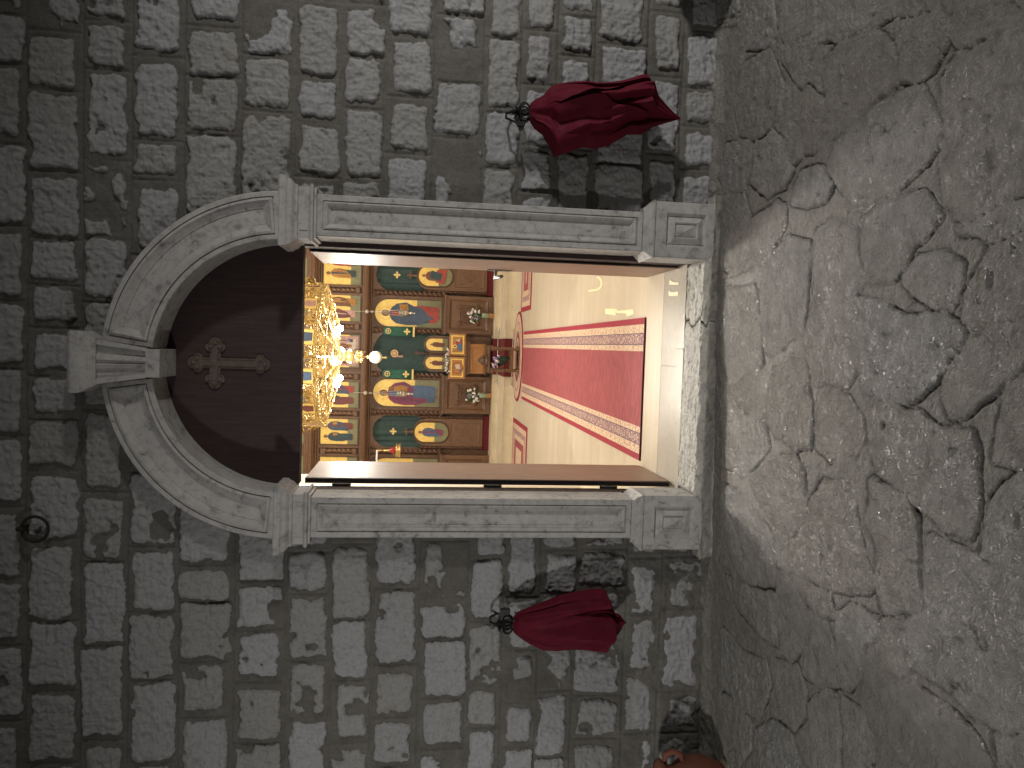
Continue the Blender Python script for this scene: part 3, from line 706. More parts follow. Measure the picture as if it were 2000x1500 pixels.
# ------------------------------------------------------------------ icon screen
YI = 8.75; KI = (YI+3.9)/(8.45+3.9); CXI = -.015
def ix(x): return .13+(x-.13)*KI
def iz(z): return 1.5+(z-1.5)*KI
C0 = ix(CXI)
scr = thing('icon_screen', 'tall carved walnut icon screen with gold ground icons across the end of the nave', 'icon screen', (C0, YI, .287))
def arch_pts(x0, x1, z0, zs, n=14):
    r = (x1-x0)/2; c = (x0+x1)/2
    return [(x0, z0), (x1, z0)]+[(c+r*math.cos(PI*k/n), zs+r*math.sin(PI*k/n)) for k in range(n+1)]
def arch_frame(mb, X0, X1, Z0, Z1, x0, x1, z0, zs, y, m=0, d=.03, n=14):
    inn = arch_pts(x0, x1, z0, zs, n)
    out = [(X0, Z0), (X1, Z0)]
    for k in range(n+1):
        u = math.cos(PI*k/n); v = math.sin(PI*k/n); s = 1/max(abs(u), v)
        out.append(((X0+X1)/2+(X1-X0)/2*min(1, max(-1, u*s)), zs+(Z1-zs)*min(1, v*s)))
    mb.loft([[(p[0], y+.001, p[1]) for p in out], [(p[0], y, p[1]) for p in out], [(p[0], y, p[1]) for p in inn], [(p[0], y+d, p[1]) for p in inn]], m, False, False)
class Fig:
    def __init__(s): s.mb = MB(); s.mats = []
    def i(s, n):
        if n not in s.mats: s.mats.append(n)
        return s.mats.index(n)
    def poly(s, pts, y, n): s.mb.poly(pts, y, s.i(n), .0015)
    def disc(s, cx, cz, rx, rz, y, n): s.mb.disc(cx, cz, rx, rz, y, s.i(n), 16, .0015)
    def done(s, name, parent, **k): return part(name, s.mb, s.mats, parent, **k)
def saint(fg, cx, z0, h, y, robe, mantle, turn=0, book=None, child=False, halo='p_ochre', wide=1.0):
    X = lambda u: cx+u*h*wide
    Zz = lambda v: z0+v*h
    q = lambda L: [(X(u), Zz(v)) for u, v in L]
    for u in (-.045, .045): fg.poly(q([(u-.022, .0), (u+.03, -.005), (u+.022, .05), (u-.018, .05)]), y-.001, 'brown_skin')
    fg.poly(q([(-.11, .04), (-.02, .03), (.10, .045), (.115, .30), (.10, .55), (.09, .76), (-.09, .76), (-.10, .55), (-.118, .30)]), y-.002, robe)
    fg.poly(q([(-.135+.03*turn, .16), (-.05, .20), (.045, .30), (.12, .42+.05*turn), (.155, .56), (.135, .72), (.085, .80), (.03, .835), (-.03, .835), (-.085, .80), (-.13, .72), (-.15, .56), (-.145, .36)]), y-.004, mantle)
    fg.poly(q([(-.012, .30), (.012, .33), (.035, .80), (-.03, .80)]), y-.006, robe)
    # folds
    for k in range(4):
        u = -.10+.06*k
        fg.poly(q([(u, .22+.03*k), (u+.008, .22+.03*k), (u+.03, .60), (u+.024, .60)]), y-.0065, robe if k % 2 else 'p_teal')
    fg.disc(cx, Zz(.905), .107*h, .107*h, y-.001, halo)
    fg.disc(cx, Zz(.905), .102*h, .102*h, y-.0025, 'gold')
    fg.disc(cx+.008*h*turn, Zz(.905), .055*h, .072*h, y-.005, 'p_maroon' if child else 'p_brown')
    fg.disc(cx+.010*h*turn, Zz(.897), .040*h, .055*h, y-.007, 'brown_skin')
    fg.poly(q([(.01, .60), (.06, .58), (.075, .64), (.03, .66)]), y-.0075, 'brown_skin')
    if book: fg.poly(q([(.05, .52), (.13, .54), (.125, .68), (.045, .66)]), y-.008, book)
    if child:
        fg.poly(q([(.01, .52), (.09, .50), (.11, .62), (.085, .74), (.03, .73)]), y-.008, 'p_ochre')
        fg.disc(X(.065), Zz(.785), .035*h, .04*h, y-.009, 'brown_skin')
def icon(parent, cx, hw, zb, zt, zg, arched, y, name='icon_panel', frame=.02, label=None):
    mb = MB(); x0, x1 = cx-hw, cx+hw
    if arched:
        zs = zt-hw
        arch_frame(mb, x0-frame, x1+frame, zb-frame, zt+frame, x0, x1, zb, zs, y-.012, 0, .02)
        pts = [p for p in arch_pts(x0, x1, zg, zs)]
        mb.poly(pts, y+.004, 1)
        if zb < zg: mb.add([(x0, y+.004, zb), (x1, y+.004, zb), (x1, y+.004, zg), (x0, y+.004, zg)], [(0, 1, 2, 3)], 2)
    else:
        mb.nest([(x0-frame, x1+frame, zb-frame, zt+frame, y+.001), (x0-frame, x1+frame, zb-frame, zt+frame, y-.012), (x0, x1, zb, zt, y-.012), (x0, x1, zb, zt, y+.006)])
        mb.add([(x0, y+.004, zg), (x1, y+.004, zg), (x1, y+.004, zt), (x0, y+.004, zt)], [(0, 1, 2, 3)], 1)
        mb.add([(x0, y+.004, zb), (x1, y+.004, zb), (x1, y+.004, zg), (x0, y+.004, zg)], [(0, 1, 2, 3)], 2)
    return part(name, mb, ['icon_wood_dark', 'gold', 'ground_green'], parent, label=label)
def twisted(mb, x, y, z0, z1, r, turns, m=0, n=14):
    K = max(30, int(turns*10)); L = []
    for k in range(K+1):
        z = z0+(z1-z0)*k/K; ph = 2*PI*turns*k/K
        L.append([(x+rr*math.cos(a), y+rr*math.sin(a), z) for i in range(n) for a in (2*PI*i/n,) for rr in (r*(1+.24*math.cos(2*a-ph)),)])
    mb.loft(L, m)
# backing boards
mb = MB()
for i, (a, b) in enumerate(((-2.49, -1.60), (-1.5985, -.97), (-.9685, -.36), (-.3585, .33), (.3315, .94), (.9415, 1.57), (1.5715, 2.49))):
    mb.box(a if abs(a) > 2 else ix(a), b if abs(b) > 2 else ix(b), YI+.06, YI+.10, .288, 4.9)
part('backing_board', mb, 'icon_wood', scr)
# beams
def beam(z0, z1, out, name):
    mb = MB(); h = z1-z0
    pr = [(0, 0), (-.3*out, 0), (-.3*out, .08), (-.55*out, .16), (-.55*out, .22), (-.8*out, .30), (-1.0*out, .45), (-1.05*out, .58), (-.95*out, .66), (-.6*out, .72), (-.6*out, .84), (-.45*out, .9), (-.45*out, 1), (0, 1)]
    mb.loft([[(x, YI+.055+o, z0+h*v) for o, v in pr] for x in (-2.48, 2.48)])
    part(name, mb, 'icon_wood', scr, smooth=False)
beam(iz(2.20), iz(2.37), .20, 'beam'); beam(iz(3.0), iz(3.225), .17, 'beam'); beam(iz(3.75), iz(3.95), .22, 'beam')
BX = (.635, 1.26, 1.90)
# upper row
UP = [(0, .255, None), (-.69, .203, 'a'), (.675, .203, 'b'), (-1.275, .2, 'c'), (1.235, .2, 'd'), (-1.88, .2, 'e'), (1.85, .2, 'f')]
zb, zt, zg = iz(2.405), iz(2.98), iz(2.56)
for cx, hw, k in UP:
    x = ix(CXI+cx if cx else CXI)
    p = icon(scr, x, hw*KI, zb, zt, zg, False, YI+.03)
    fg = Fig(); y = YI+.03; h = .50
    if k is None:
        fg.poly([(x-.24, zb+.02), (x+.24, zb+.02), (x+.24, zb+.40), (x+.10, zb+.50), (x-.10, zb+.50), (x-.24, zb+.40)], y-.001, 'p_rose')
        fg.poly([(x-.20, zb+.06), (x+.20, zb+.06), (x+.17, zb+.20), (x-.16, zb+.22)], y-.003, 'p_pale')
        for i in range(5): saint(fg, x-.17+.085*i, zb+.10+.02*(i % 2), .24, y-.006, ('p_red', 'p_blue', 'p_maroon', 'p_ochre', 'p_blue')[i], ('p_maroon', 'p_pale', 'p_sky', 'p_maroon', 'p_rose')[i])
    elif k == 'a':
        saint(fg, x+.09, zb+.06, h, y, 'p_red', 'p_blue', -1); saint(fg, x-.09, zb+.06, h, y, 'p_maroon', 'p_maroon', 1, 'p_teal')
    elif k == 'b':
        saint(fg, x+.10, zb+.06, h, y, 'p_ochre', 'p_brown', -1, None, True); saint(fg, x-.09, zb+.06, h, y, 'p_rose', 'p_maroon', 1)
    elif k == 'c':
        saint(fg, x+.09, zb+.06, h, y, 'p_maroon', 'p_blue', -1, 'p_ochre'); saint(fg, x-.085, zb+.06, h*.98, y, 'p_teal', 'p_teal', 1, 'p_ochre')
    elif k == 'd':
        saint(fg, x-.02, zb+.06, h, y, 'p_teal', 'p_ochre', -1, None); saint(fg, x+.15, zb+.06, h, y, 'p_blue', 'p_red', -1, None, wide=.7)
    else: saint(fg, x, zb+.06, h, y, 'p_red', 'p_maroon')
    fg.done('saint_figure', p)
for u in (-.40, .385, -.985, .955, -1.58, 1.545):
    x = ix(CXI+u); mb = MB()
    twisted(mb, x, YI+.005, iz(2.47), iz(2.90), .030, 6)
    for a, b in ((iz(2.415), iz(2.47)), (iz(2.90), iz(2.97))): mb.box(x-.040, x+.040, YI-.035, YI+.0545, a, b)
    part('twisted_column', mb, 'icon_wood', scr)
    mb = MB()
    for s in (-1, 1): mb.box(*sorted((x+s*.046, x+s*.085)), YI+.012, YI+.058, iz(2.375), iz(2.995))
    part('stile', mb, 'icon_wood', scr)
for u in (-1.88, -1.27, -.68, 0, .66, 1.23, 1.85):
    x = ix(CXI+u); mb = MB(); mb.nest([(x-.25, x+.25, iz(3.228), iz(3.74), YI+.05), (x-.25, x+.25, iz(3.228), iz(3.74), YI+.02), (x-.215, x+.215, iz(3.234), iz(3.72), YI+.02), (x-.21, x+.21, iz(3.236), iz(3.715), YI+.035)])
    mb.add([(x-.209, YI+.034, iz(3.237)), (x+.209, YI+.034, iz(3.237)), (x+.209, YI+.034, iz(3.714)), (x-.209, YI+.034, iz(3.714))], [(0, 1, 2, 3)], 1)
    part('frieze_panel', mb, ['icon_wood', 'ground_green'], scr)
# main columns
for u in (-.347, .347, -.945, .935, -1.565, 1.535):
    x = ix(CXI+u); mb = MB()
    twisted(mb, x, YI-.045, iz(1.115), iz(2.10), .036, 13)
    mb.box(x-.045, x+.045, YI-.09, YI+.0535, iz(1.085), iz(1.115))
    mb.lathe(x, YI-.045, [(.038, iz(2.10)), (.048, iz(2.11)), (.050, iz(2.135)), (.040, iz(2.15)), (.055, iz(2.195))], 12)
    part('twisted_column', mb, 'icon_wood_dark', scr)
def main_icon(u, who):
    x = ix(CXI+u); hw = .213*KI; zb, zt, zg = iz(1.13), iz(2.175), iz(1.520)
    p = icon(scr, x, hw, zb, zt, zg, True, YI+.02, frame=.022)
    mb = MB(); arch_frame(mb, x-.285, x+.285, iz(1.093), iz(2.199), x-hw-.023, x+hw+.023, zb-.023, zt-hw, YI+.012, 0, .03); part('arch_board', mb, 'icon_wood', scr)
    fg = Fig(); y = YI+.02; h = (zt-zb)*.90
    if who == 'c':
        saint(fg, x-.01, zb+.03, h, y, 'p_red', 'p_blue', 1, 'p_ochre', wide=1.25); fg.poly([(x-.10, zb+.04), (x+.11, zb+.05), (x+.10, zb+.30), (x-.02, zb+.22)], y-.0085, 'p_red')
        fg.poly([(x-.12, zb+.30), (x-.08, zb+.12), (x+.10, zb+.34), (x+.12, zb+.55), (x-.02, zb+.66), (x-.14, zb+.60)], y-.0070, 'p_blue')
    elif who == 't':
        saint(fg, x-.01, zb+.03, h, y, 'p_sky', 'p_purple', 1, None, True, wide=1.3); fg.poly([(x-.09, zb+.06), (x+.09, zb+.06), (x+.095, zb+.42), (x-.07, zb+.42)], y-.0085, 'p_sky')
    else: saint(fg, x, zb+.03, h, y, 'p_brown', 'p_teal', 0, 'p_ochre')
    fg.done('saint_figure', p)
    # pedestal
    mb = MB(); xa, xb = x-.305, x+.305; yf = YI-.14
    mb.nest([(xa, xb, .30, iz(1.06), YI+.054), (xa, xb, .30, iz(1.06), yf), (xa+.055, xb-.055, .37, iz(1.02), yf), (xa+.060, xb-.060, .375, iz(1.015), yf-.010), (xa+.085, xb-.085, .40, iz(.99), yf+.010), (xa+.10, xb-.10, .415, iz(.975), yf+.018)])
    mb.box(xa-.015, xb+.015, YI-.165, YI+.0535, iz(1.0605), iz(1.09)); mb.box(xa-.012, xb+.012, YI-.16, YI+.053, .288, .30-.0006)
    p2 = part('pedestal', mb, 'icon_wood', scr, bevel=.004)
    mb = MB(); zc = (.415+iz(.975))/2; yy = yf+.006
    mb.torus((x, yy, zc), .145, .013, 'y', 28, 6)
    for a in range(8):
        t = a*PI/4
        mb.torus((x+.070*math.cos(t), yy, zc+.070*math.sin(t)), .040, .009, 'y', 14, 5)
    for sx in (-1, 1):
        for sz in (-1, 1):
            for g in range(3):
                a0 = math.atan2(sz, sx)+(g-1)*.42
                mb.tube([(x+sx*.10+.0*g, yy, zc+sz*.115), (x+sx*.10+.045*math.cos(a0), yy-.006, zc+sz*.115+.045*math.sin(a0)*1.1), (x+sx*.10+.09*math.cos(a0), yy, zc+sz*.115+.10*math.sin(a0))], [.016, .019, .005], 6)
    part('carving', mb, 'icon_wood', p2, True)
main_icon(-.64, 't'); main_icon(.625, 'c'); main_icon(-1.90, 'x'); main_icon(1.87, 'x')
def curtain(mb, x0, x1, z0, z1, y, freq, seed, m=0, gather=0.0):
    nx, nz = 60, 16; o = len(mb.v)
    for j in range(nz+1):
        for i in range(nx+1):
            u = i/nx; v = j/nz
            mb.v.append((x0+(x1-x0)*u, y+.012*math.sin(freq*u*2*PI+seed+.8*math.sin(3*u+v*1.3))*(.35+.65*v)+.006*math.sin(freq*2.7*u*PI+seed*2+v), z0+(z1-z0)*v))
    for j in range(nz):
        for i in range(nx):
            a = o+j*(nx+1)+i; mb.f.append([a, a+1, a+nx+2, a+nx+1]); mb.m.append(m)
def flower_cross(mb, x, z, y, s, m):
    for k in range(4):
        a = k*PI/2
        mb.poly([(x+s*(.16*math.cos(a)-w*math.sin(a)*1+L_*math.cos(a)), z+s*(.16*math.sin(a)+w*math.cos(a)+L_*math.sin(a))) for w, L_ in ((-.14, 0), (-.34, .42), (-.2, .62), (0, .84), (.2, .62), (.34, .42), (.14, 0))], y-.001*k, m, .004)
    mb.disc(x, z, s*.28, s*.28, y-.005, m, 12, .004)
# side doors with curtains
def side_bay(u, knight, lab):
    x = ix(CXI+u); hw = .262
    mb = MB(); curtain(mb, x-hw-.02, x+hw+.02, .9, iz(2.19), YI+.035, 5, u*3)
    c = part('curtain', mb, 'curtain', None, True)
    tag(c, lab[0], 'curtain', 'green curtains of the icon screen'); OFF[c.name] = (0, 0, 0)
    mb = MB(); flower_cross(mb, x, iz(1.845), YI+.012, .060, 0); part('embroidered_cross', mb, 'gold_cloth', c)
    mb = MB(); arch_frame(mb, x-.30, x+.30, iz(1.09), iz(2.199), x-hw, x+hw, iz(1.085), iz(2.17)-hw, YI+.008, 0, .02); part('arch_board', mb, 'icon_wood', scr)
    # door
    t = part('side_door', (lambda m_: (m_.loft([[(p[0], YI+.01, p[1]) for p in arch_pts(x-.225, x+.225, .395, iz(1.535)-.225)], [(p[0], YI-.03, p[1]) for p in arch_pts(x-.225, x+.225, .395, iz(1.535)-.225)]]), m_)[1])(MB()), 'icon_wood', scr, bevel=.004)
    # oval icon: gold field arched, rounded bottom
    ihw = .158; zt_, zb_ = iz(1.505), iz(.975); zs_, ze = zt_-ihw, zb_+ihw; zg_ = iz(1.19)
    def stad(w, g=0): return [(x+w*math.cos(a), (zs_ if math.sin(a) >= 0 else ze)+w*math.sin(a)) for a in [2*PI*k/36 for k in range(36)]]
    mb = MB()
    mb.loft([[(p[0], YI-.031, p[1]) for p in stad(ihw+.03)], [(p[0], YI-.044, p[1]) for p in stad(ihw+.022)], [(p[0], YI-.044, p[1]) for p in stad(ihw+.006)], [(p[0], YI-.034, p[1]) for p in stad(ihw)]], 0, False, False)
    mb.poly(stad(ihw), YI-.033, 2)
    top = [(x-ihw, zg_), (x+ihw, zg_)]+[(x+ihw*math.cos(PI*k/14), zs_+ihw*math.sin(PI*k/14)) for k in range(15)]
    mb.poly(top, YI-.034, 1); part('icon_panel', mb, ['icon_wood_dark', 'gold', 'ground_green'], t)
    fg = Fig()
    if knight:
        saint(fg, x, iz(1.07), .40, YI-.036, 'p_red', 'p_brown', 1, None, wide=1.3)
        fg.poly([(x-.12, iz(1.10)), (x+.12, iz(1.06)), (x+.10, iz(1.22)), (x-.10, iz(1.24))], YI-.047, 'p_red'); fg.poly([(x-.08, iz(1.16)), (x+.04, iz(1.13)), (x+.09, iz(1.30)), (x-.02, iz(1.34))], YI-.049, 'p_teal')
    else: saint(fg, x, iz(1.045), .42, YI-.036, 'p_purple', 'p_sky', 0, None, wide=1.15)
    fg.done('saint_figure', t)
    mb = MB(); za, zc_ = .44, iz(.94)
    mb.nest([(x-.18, x+.18, za, zc_, YI-.0305), (x-.18, x+.18, za, zc_, YI-.040), (x-.165, x+.165, za+.015, zc_-.015, YI-.040), (x-.155, x+.155, za+.025, zc_-.025, YI-.033)])
    for a in range(6):
        tt = a*PI/3; mb.torus((x+.05*math.cos(tt), YI-.036, (za+zc_)/2+.05*math.sin(tt)), .028, .005, 'y', 14, 5)
    for sx in (-1, 1):
        for sz in (-1, 1): mb.torus((x+sx*.085, YI-.036, (za+zc_)/2+sz*.12), .035, .006, 'y', 14, 5, 0, .3, 5)
    part('carved_panel', mb, 'icon_wood', t)
    mb = MB()
    mb.box(x-.012, x+.012, YI-.022, YI-.002, iz(1.535), iz(1.67)); mb.box(x-.045, x+.045, YI-.0215, YI-.0025, iz(1.625), iz(1.648)); mb.lathe(x, YI-.012, [(.03, iz(1.535)), (.012, iz(1.575))], 8)
    for dx, dz in ((-.045, 1.636), (.045, 1.636), (0, 1.675)): mb.ball((x+dx, YI-.012, iz(dz)), .016, 0, 8, 5)
    part('cross_finial', mb, 'icon_wood', t)
    for s in (-1, 1):
        mb = MB(); xx = x+s*.250; twisted(mb, xx, YI-.025, .40, iz(1.32), .020, 14, 0, 10)
        mb.lathe(xx, YI-.025, [(.022, iz(1.32)), (.026, iz(1.335)), (.016, iz(1.35)), (.026, iz(1.37)), (.018, iz(1.385)), (.028, iz(1.40)), (.012, iz(1.425)), (.02, iz(1.44)), (.001, iz(1.455))], 10)
        part('colonnette', mb, 'icon_wood_dark', t)
    mb = MB(); mb.box(x-.29, x+.29, YI-.005, YI+.0545, .2885, .3935); part('door_threshold', mb, 'red_carpet', scr)
side_bay(-1.255, False, ['green curtain with white cross behind the left side door of the icon screen'])
side_bay(1.225, True, ['green curtain with white cross behind the right side door of the icon screen'])
# holy doors
x = C0; mb = MB(); curtain(mb, x-.345, x+.345, .9, iz(2.19), YI+.04, 3.2, 1.0)
c = part('curtain', mb, 'curtain', None, True); tag(c, 'green curtain with a round gold medallion behind the holy doors in the centre', 'curtain', 'green curtains of the icon screen')
mb = MB(); mb.disc(x-.015, iz(1.855), .062, .062, YI+.012, 0, 24, .006); mb.disc(x-.015, iz(1.855), .045, .045, YI+.009, 1, 20, .006); mb.disc(x-.015, iz(1.86), .022, .028, YI+.006, 0, 14, .006); mb.box(x-.075, x-.045, YI+.012, YI+.02, iz(1.72), iz(1.82), 1)
part('medallion', mb, ['gold_cloth', 'p_rose'], c)
mb = MB(); zz = iz(2.199)
for s in (-1, 1):
    pts = [(x+s*.345, zz), (x+s*.345, iz(2.03)), (x+s*.285, iz(2.055)), (x+s*.255, iz(2.10)), (x+s*.20, iz(2.125)), (x+s*.12, iz(2.17)), (x+s*.05, iz(2.190)), (x, iz(2.1905)), (x, zz)]
    mb.poly(pts if s < 0 else pts[::-1], YI+.005, 0, .02)
part('arch_board', mb, 'icon_wood', scr)
for s in (-1, 1):
    xc = x+s*.150; t = part('holy_door', (lambda m_: (m_.loft([[(p[0], yy, p[1]) for p in arch_pts(xc-.146, xc+.146, .30, iz(1.395)-.146)] for yy in (YI+.01, YI-.03)]), m_)[1])(MB()), 'icon_wood', scr, bevel=.004)
    hw = .098
    icon(t, xc, hw, iz(1.02), iz(1.365), iz(1.10), True, YI-.035, frame=.016)
    fg = Fig(); saint(fg, xc, iz(1.06), .25, YI-.040, 'p_maroon', 'p_brown' if s > 0 else 'p_maroon', -s, None, wide=1.1); fg.done('saint_figure', t)
    mb = MB(); mb.nest([(xc-.11, xc+.11, .40, iz(.96), YI-.0305), (xc-.11, xc+.11, .40, iz(.96), YI-.04), (xc-.095, xc+.095, .415, iz(.945), YI-.04), (xc-.09, xc+.09, .42, iz(.94), YI-.033)]); part('carved_panel', mb, 'icon_wood', t)
mb = MB(); twisted(mb, x, YI-.045, .31, iz(1.30), .016, 14, 0, 10)
mb.lathe(x, YI-.045, [(.02, iz(1.30)), (.024, iz(1.32)), (.012, iz(1.335)), (.024, iz(1.355)), (.014, iz(1.375)), (.022, iz(1.395)), (.010, iz(1.42)), (.010, iz(1.45))], 10)
mb.box(x-.012, x+.012, YI-.055, YI-.035, iz(1.45), iz(1.545)); mb.box(x-.04, x+.04, YI-.0545, YI-.0355, iz(1.495), iz(1.515))
for dx, dz in ((-.04, 1.505), (.04, 1.505), (0, 1.548)): mb.ball((x+dx, YI-.045, iz(dz)), .015, 0, 8, 5)
part('cross_finial', mb, 'icon_wood_dark', scr)
# brocade stoles on the central columns
for s, lab in ((1, 'green brocade stole with gold emblems on the column right of the holy doors'), (-1, 'green brocade stole with gold emblems on the column left of the holy doors')):
    x = ix(CXI+s*.335); y = YI-.098
    mb = MB(); nx = 10
    L = []
    for z, w in ((iz(2.03), .052), (iz(1.95), .068), (iz(1.75), .074), (iz(1.56), .078)):
        L.append([(x-w+2*w*i/nx, y-.008*math.cos(i*2.1+z*3), z) for i in range(nx+1)]+[(x+w-2*w*i/nx, y+.012, z) for i in range(nx+1)])
    mb.loft(L); o = part('stole', mb, 'stole', None, True); tag(o, lab, 'stole', 'brocade stoles hanging on the icon screen')
    mb = MB(); mb.disc(x, iz(1.955), .046, .046, y-.020, 0, 20, .006); mb.disc(x, iz(1.955), .034, .034, y-.023, 1, 20, .004); mb.box(x-.004, x+.004, y-.027, y-.024, iz(1.92), iz(1.99)); mb.box(x-.034, x+.034, y-.0275, y-.0245, iz(1.951), iz(1.959))
    part('round_emblem', mb, ['gold_cloth', 'stole'], o); mb = MB(); flower_cross(mb, x, iz(1.665), y-.020, .058, 0); part('cross_emblem', mb, 'gold_cloth', o); mb = MB(); mb.box(x-.082, x+.082, y-.018, y+.006, iz(1.545), iz(1.575)); part('gold_fringe', mb, 'gold_cloth', o)
# hanging silver oil lamps
def oil_lamp(px, py, pt, pyt, Y, lab, k=1.0):
    b = at(px, py, Y); t = at(pt, pyt, Y); x, z = float(b[0]), float(b[2]); zt = float(t[2])
    o = thing('oil_lamp', lab, 'oil lamp', (x, Y, z), 'silver oil lamps before the icon screen')
    mb = MB(); P_ = [(.001, -.20), (.012, -.195), (.018, -.18), (.006, -.165), (.022, -.145), (.030, -.12), (.014, -.10), (.045, -.075), (.060, -.04), (.052, -.005), (.062, .0), (.056, .012), (.03, .014)]
    mb.lathe(x, Y, [(r*k, z+q*k) for r, q in P_], 16); part('bowl', mb, 'silver', o, True)
    mb = MB(); mb.lathe(x, Y, [(.001, z), (.034*k, z+.005), (.040*k, z+.06*k), (.036*k, z+.062*k)], 14); part('glass', mb, 'glass_pale', o, True)
    mb = MB()
    for a in range(3):
        t_ = a*2*PI/3+.5; mb.tube([(x+.058*k*math.cos(t_), Y+.058*k*math.sin(t_), z), (x, Y, z+(zt-z)*.8)], .003, 5)
        mb.ball((x+.058*k*math.cos(t_), Y+.058*k*math.sin(t_), z+.01), .012*k)
    mb.tube([(x, Y, z+(zt-z)*.8), (x, Y, iz(2.45))], .0035, 5); mb.torus((x, Y, z+(zt-z)*.86), .016, .004, 'y', 14, 5)
    part('chain', mb, 'silver', o)
    mb = MB(); mb.ball((x, Y, zt), .032, 0, 14, 8); part('bead', mb, 'egg', o, True)
    # bracket to the beam
    mb = MB(); mb.tube([(x, Y, iz(2.45)), (x, YI-.16, iz(2.46))], .006, 6); part('bracket', mb, 'silver', o)
oil_lamp(787, 611, 717, 609, 8.45, 'silver oil lamp hanging before the right hand icon with the blue mantle')
oil_lamp(783, 769, 714, 767, 8.45, 'silver oil lamp hanging before the left hand icon with the purple mantle')
oil_lamp(694, 687, 655, 688, 8.30, 'small silver oil lamp hanging high before the holy doors, behind the chandelier', .8)
# red and gold lamp by the left leaf
p = at(780, 880, 6.2); x, z = float(p[0]), float(p[2]); Y = 6.2
o = thing('hanging_lamp', 'gilt hanging lamp with a ruby cup and cross beside the left door leaf', 'hanging lamp', (x, Y, z))
mb = MB(); mb.lathe(x, Y, [(.001, z-.02), (.09, z-.015), (.095, z), (.085, z+.008), (.078, z+.015), (.088, z+.03), (.092, z+.04), (.08, z+.046)], 20); part('tray', mb, 'gilt', o, True)
mb = MB(); mb.lathe(x, Y, [(.055, z+.05), (.050, z+.075), (.022, z+.115), (.014, z+.12)], 16); part('ruby_cup', mb, 'glass_red', o, True)
mb = MB(); mb.lathe(x, Y, [(.022, z+.121), (.024, z+.13), (.012, z+.14), (.014, z+.20), (.006, z+.215), (.012, z+.23), (.004, z+.24), (.004, z+.29)], 12); mb.box(x-.022, x+.022, Y-.004, Y+.004, z+.262, z+.270); part('cross_stem', mb, 'gilt', o)
mb = MB(); mb.tube([(x, Y, z+.288), (x-.12, Y, z+.29), (x-.6, Y, z+.22), (-2.5, Y, z+.22)], .011, 8); part('wall_arm', mb, 'white', o)
# ------------------------------------------------------------------ icon stand, table, flowers
ax = float(at(935, 701, 8.42)[0]); Y = 8.42; zf = z2s+.006
an = thing('icon_stand', 'honey coloured wooden icon stand before the holy doors carrying two framed icons', 'icon stand', (ax, Y, zf))
za = lambda p, y=700: float(at(p, y, 8.3)[2])
mb = MB(); mb.box(ax-.235, ax+.235, 8.36, 8.62, za(947), za(918)); part('cabinet', mb, 'honey_wood', an, bevel=.004)
mb = MB(); mb.nest([(ax-.2, ax+.2, za(944), za(921), 8.3595), (ax-.2, ax+.2, za(944), za(921), 8.352), (ax-.18, ax+.18, za(942), za(923), 8.352), (ax-.175, ax+.175, za(942)+.005, za(923)-.005, 8.3575)]); part('front_panel', mb, 'honey_wood', an)
mb = MB(); mb.box(ax-.255, ax+.255, 8.33, 8.64, za(917.5), za(913)); mb.box(ax-.275, ax+.275, 8.31, 8.66, za(912.6), za(909.5)); part('ledge', mb, 'icon_wood', an, bevel=.003)
mb = MB(); mb.box(ax-.25, ax+.25, 8.34, 8.63, za(950), za(947.3)); part('base_moulding', mb, 'icon_wood', an)
for sx in (-1, 1):
    for yy in (8.37, 8.58):
        mb = MB(); mb.box(ax+sx*.20-.025, ax+sx*.20+.025, yy, yy+.05, zf, za(950)-.0005); part('leg', mb, 'icon_wood', an)
for cy, lab, col in ((673, 'framed icon standing on the right of the icon stand', 0), (718.5, 'framed icon with a reddish circle standing on the left of the icon stand', 1)):
    x = float(at(893, cy, 8.3)[0]); zb, zt = za(908.8), za(877); hw = .172
    o = thing('framed_icon', lab, 'icon', (x, 8.30, zb), 'framed icons on the icon stand')
    mb = MB(); mb.nest([(x-hw, x+hw, zb, zt, 8.325), (x-hw, x+hw, zb, zt, 8.296), (x-hw+.022, x+hw-.022, zb+.022, zt-.022, 8.294), (x-hw+.026, x+hw-.026, zb+.026, zt-.026, 8.302)]); part('frame', mb, 'honey_wood', o)
    fg = Fig(); x0, x1 = x-hw+.027, x+hw-.027
    fg.mb.add([(x0, 8.301, zb+.027), (x1, 8.301, zb+.027), (x1, 8.301, zt-.027), (x0, 8.301, zt-.027)], [(0, 1, 2, 3)], fg.i('gold'))
    fg.poly([(x0+.02, zb+.05), (x1-.02, zb+.05), (x1-.02, zt-.05), (x0+.02, zt-.05)], 8.2985, 'p_ochre')
    if col == 0:
        fg.poly([(x-.02, zb+.05), (x+.10, zb+.06), (x+.05, zt-.09), (x-.04, zt-.12)], 8.296, 'p_red'); fg.poly([(x-.10, zb+.05), (x+.03, zb+.05), (x+.0, zb+.14), (x-.09, zb+.13)], 8.294, 'p_sky'); fg.poly([(x+.04, zb+.10), (x+.09, zb+.09), (x+.07, zb+.17)], 8.292, 'p_pale'); fg.disc(x-.03, zt-.085, .03, .035, 8.292, 'gold'); fg.disc(x-.03, zt-.088, .016, .02, 8.290, 'brown_skin')
    else:
        fg.disc(x, (zb+zt)/2-.01, .095, .09, 8.296, 'p_red'); fg.disc(x, (zb+zt)/2-.01, .08, .075, 8.294, 'p_ochre'); fg.poly([(x-.02, zb+.08), (x+.06, zb+.09), (x+.05, zb+.16), (x-.01, zb+.15)], 8.292, 'p_pale'); fg.poly([(x-.08, zb+.05), (x-.02, zb+.05), (x-.03, zb+.10)], 8.2915, 'p_sky'); fg.disc(x, zt-.09, .015, .02, 8.290, 'brown_skin')
    fg.done('painting', o)
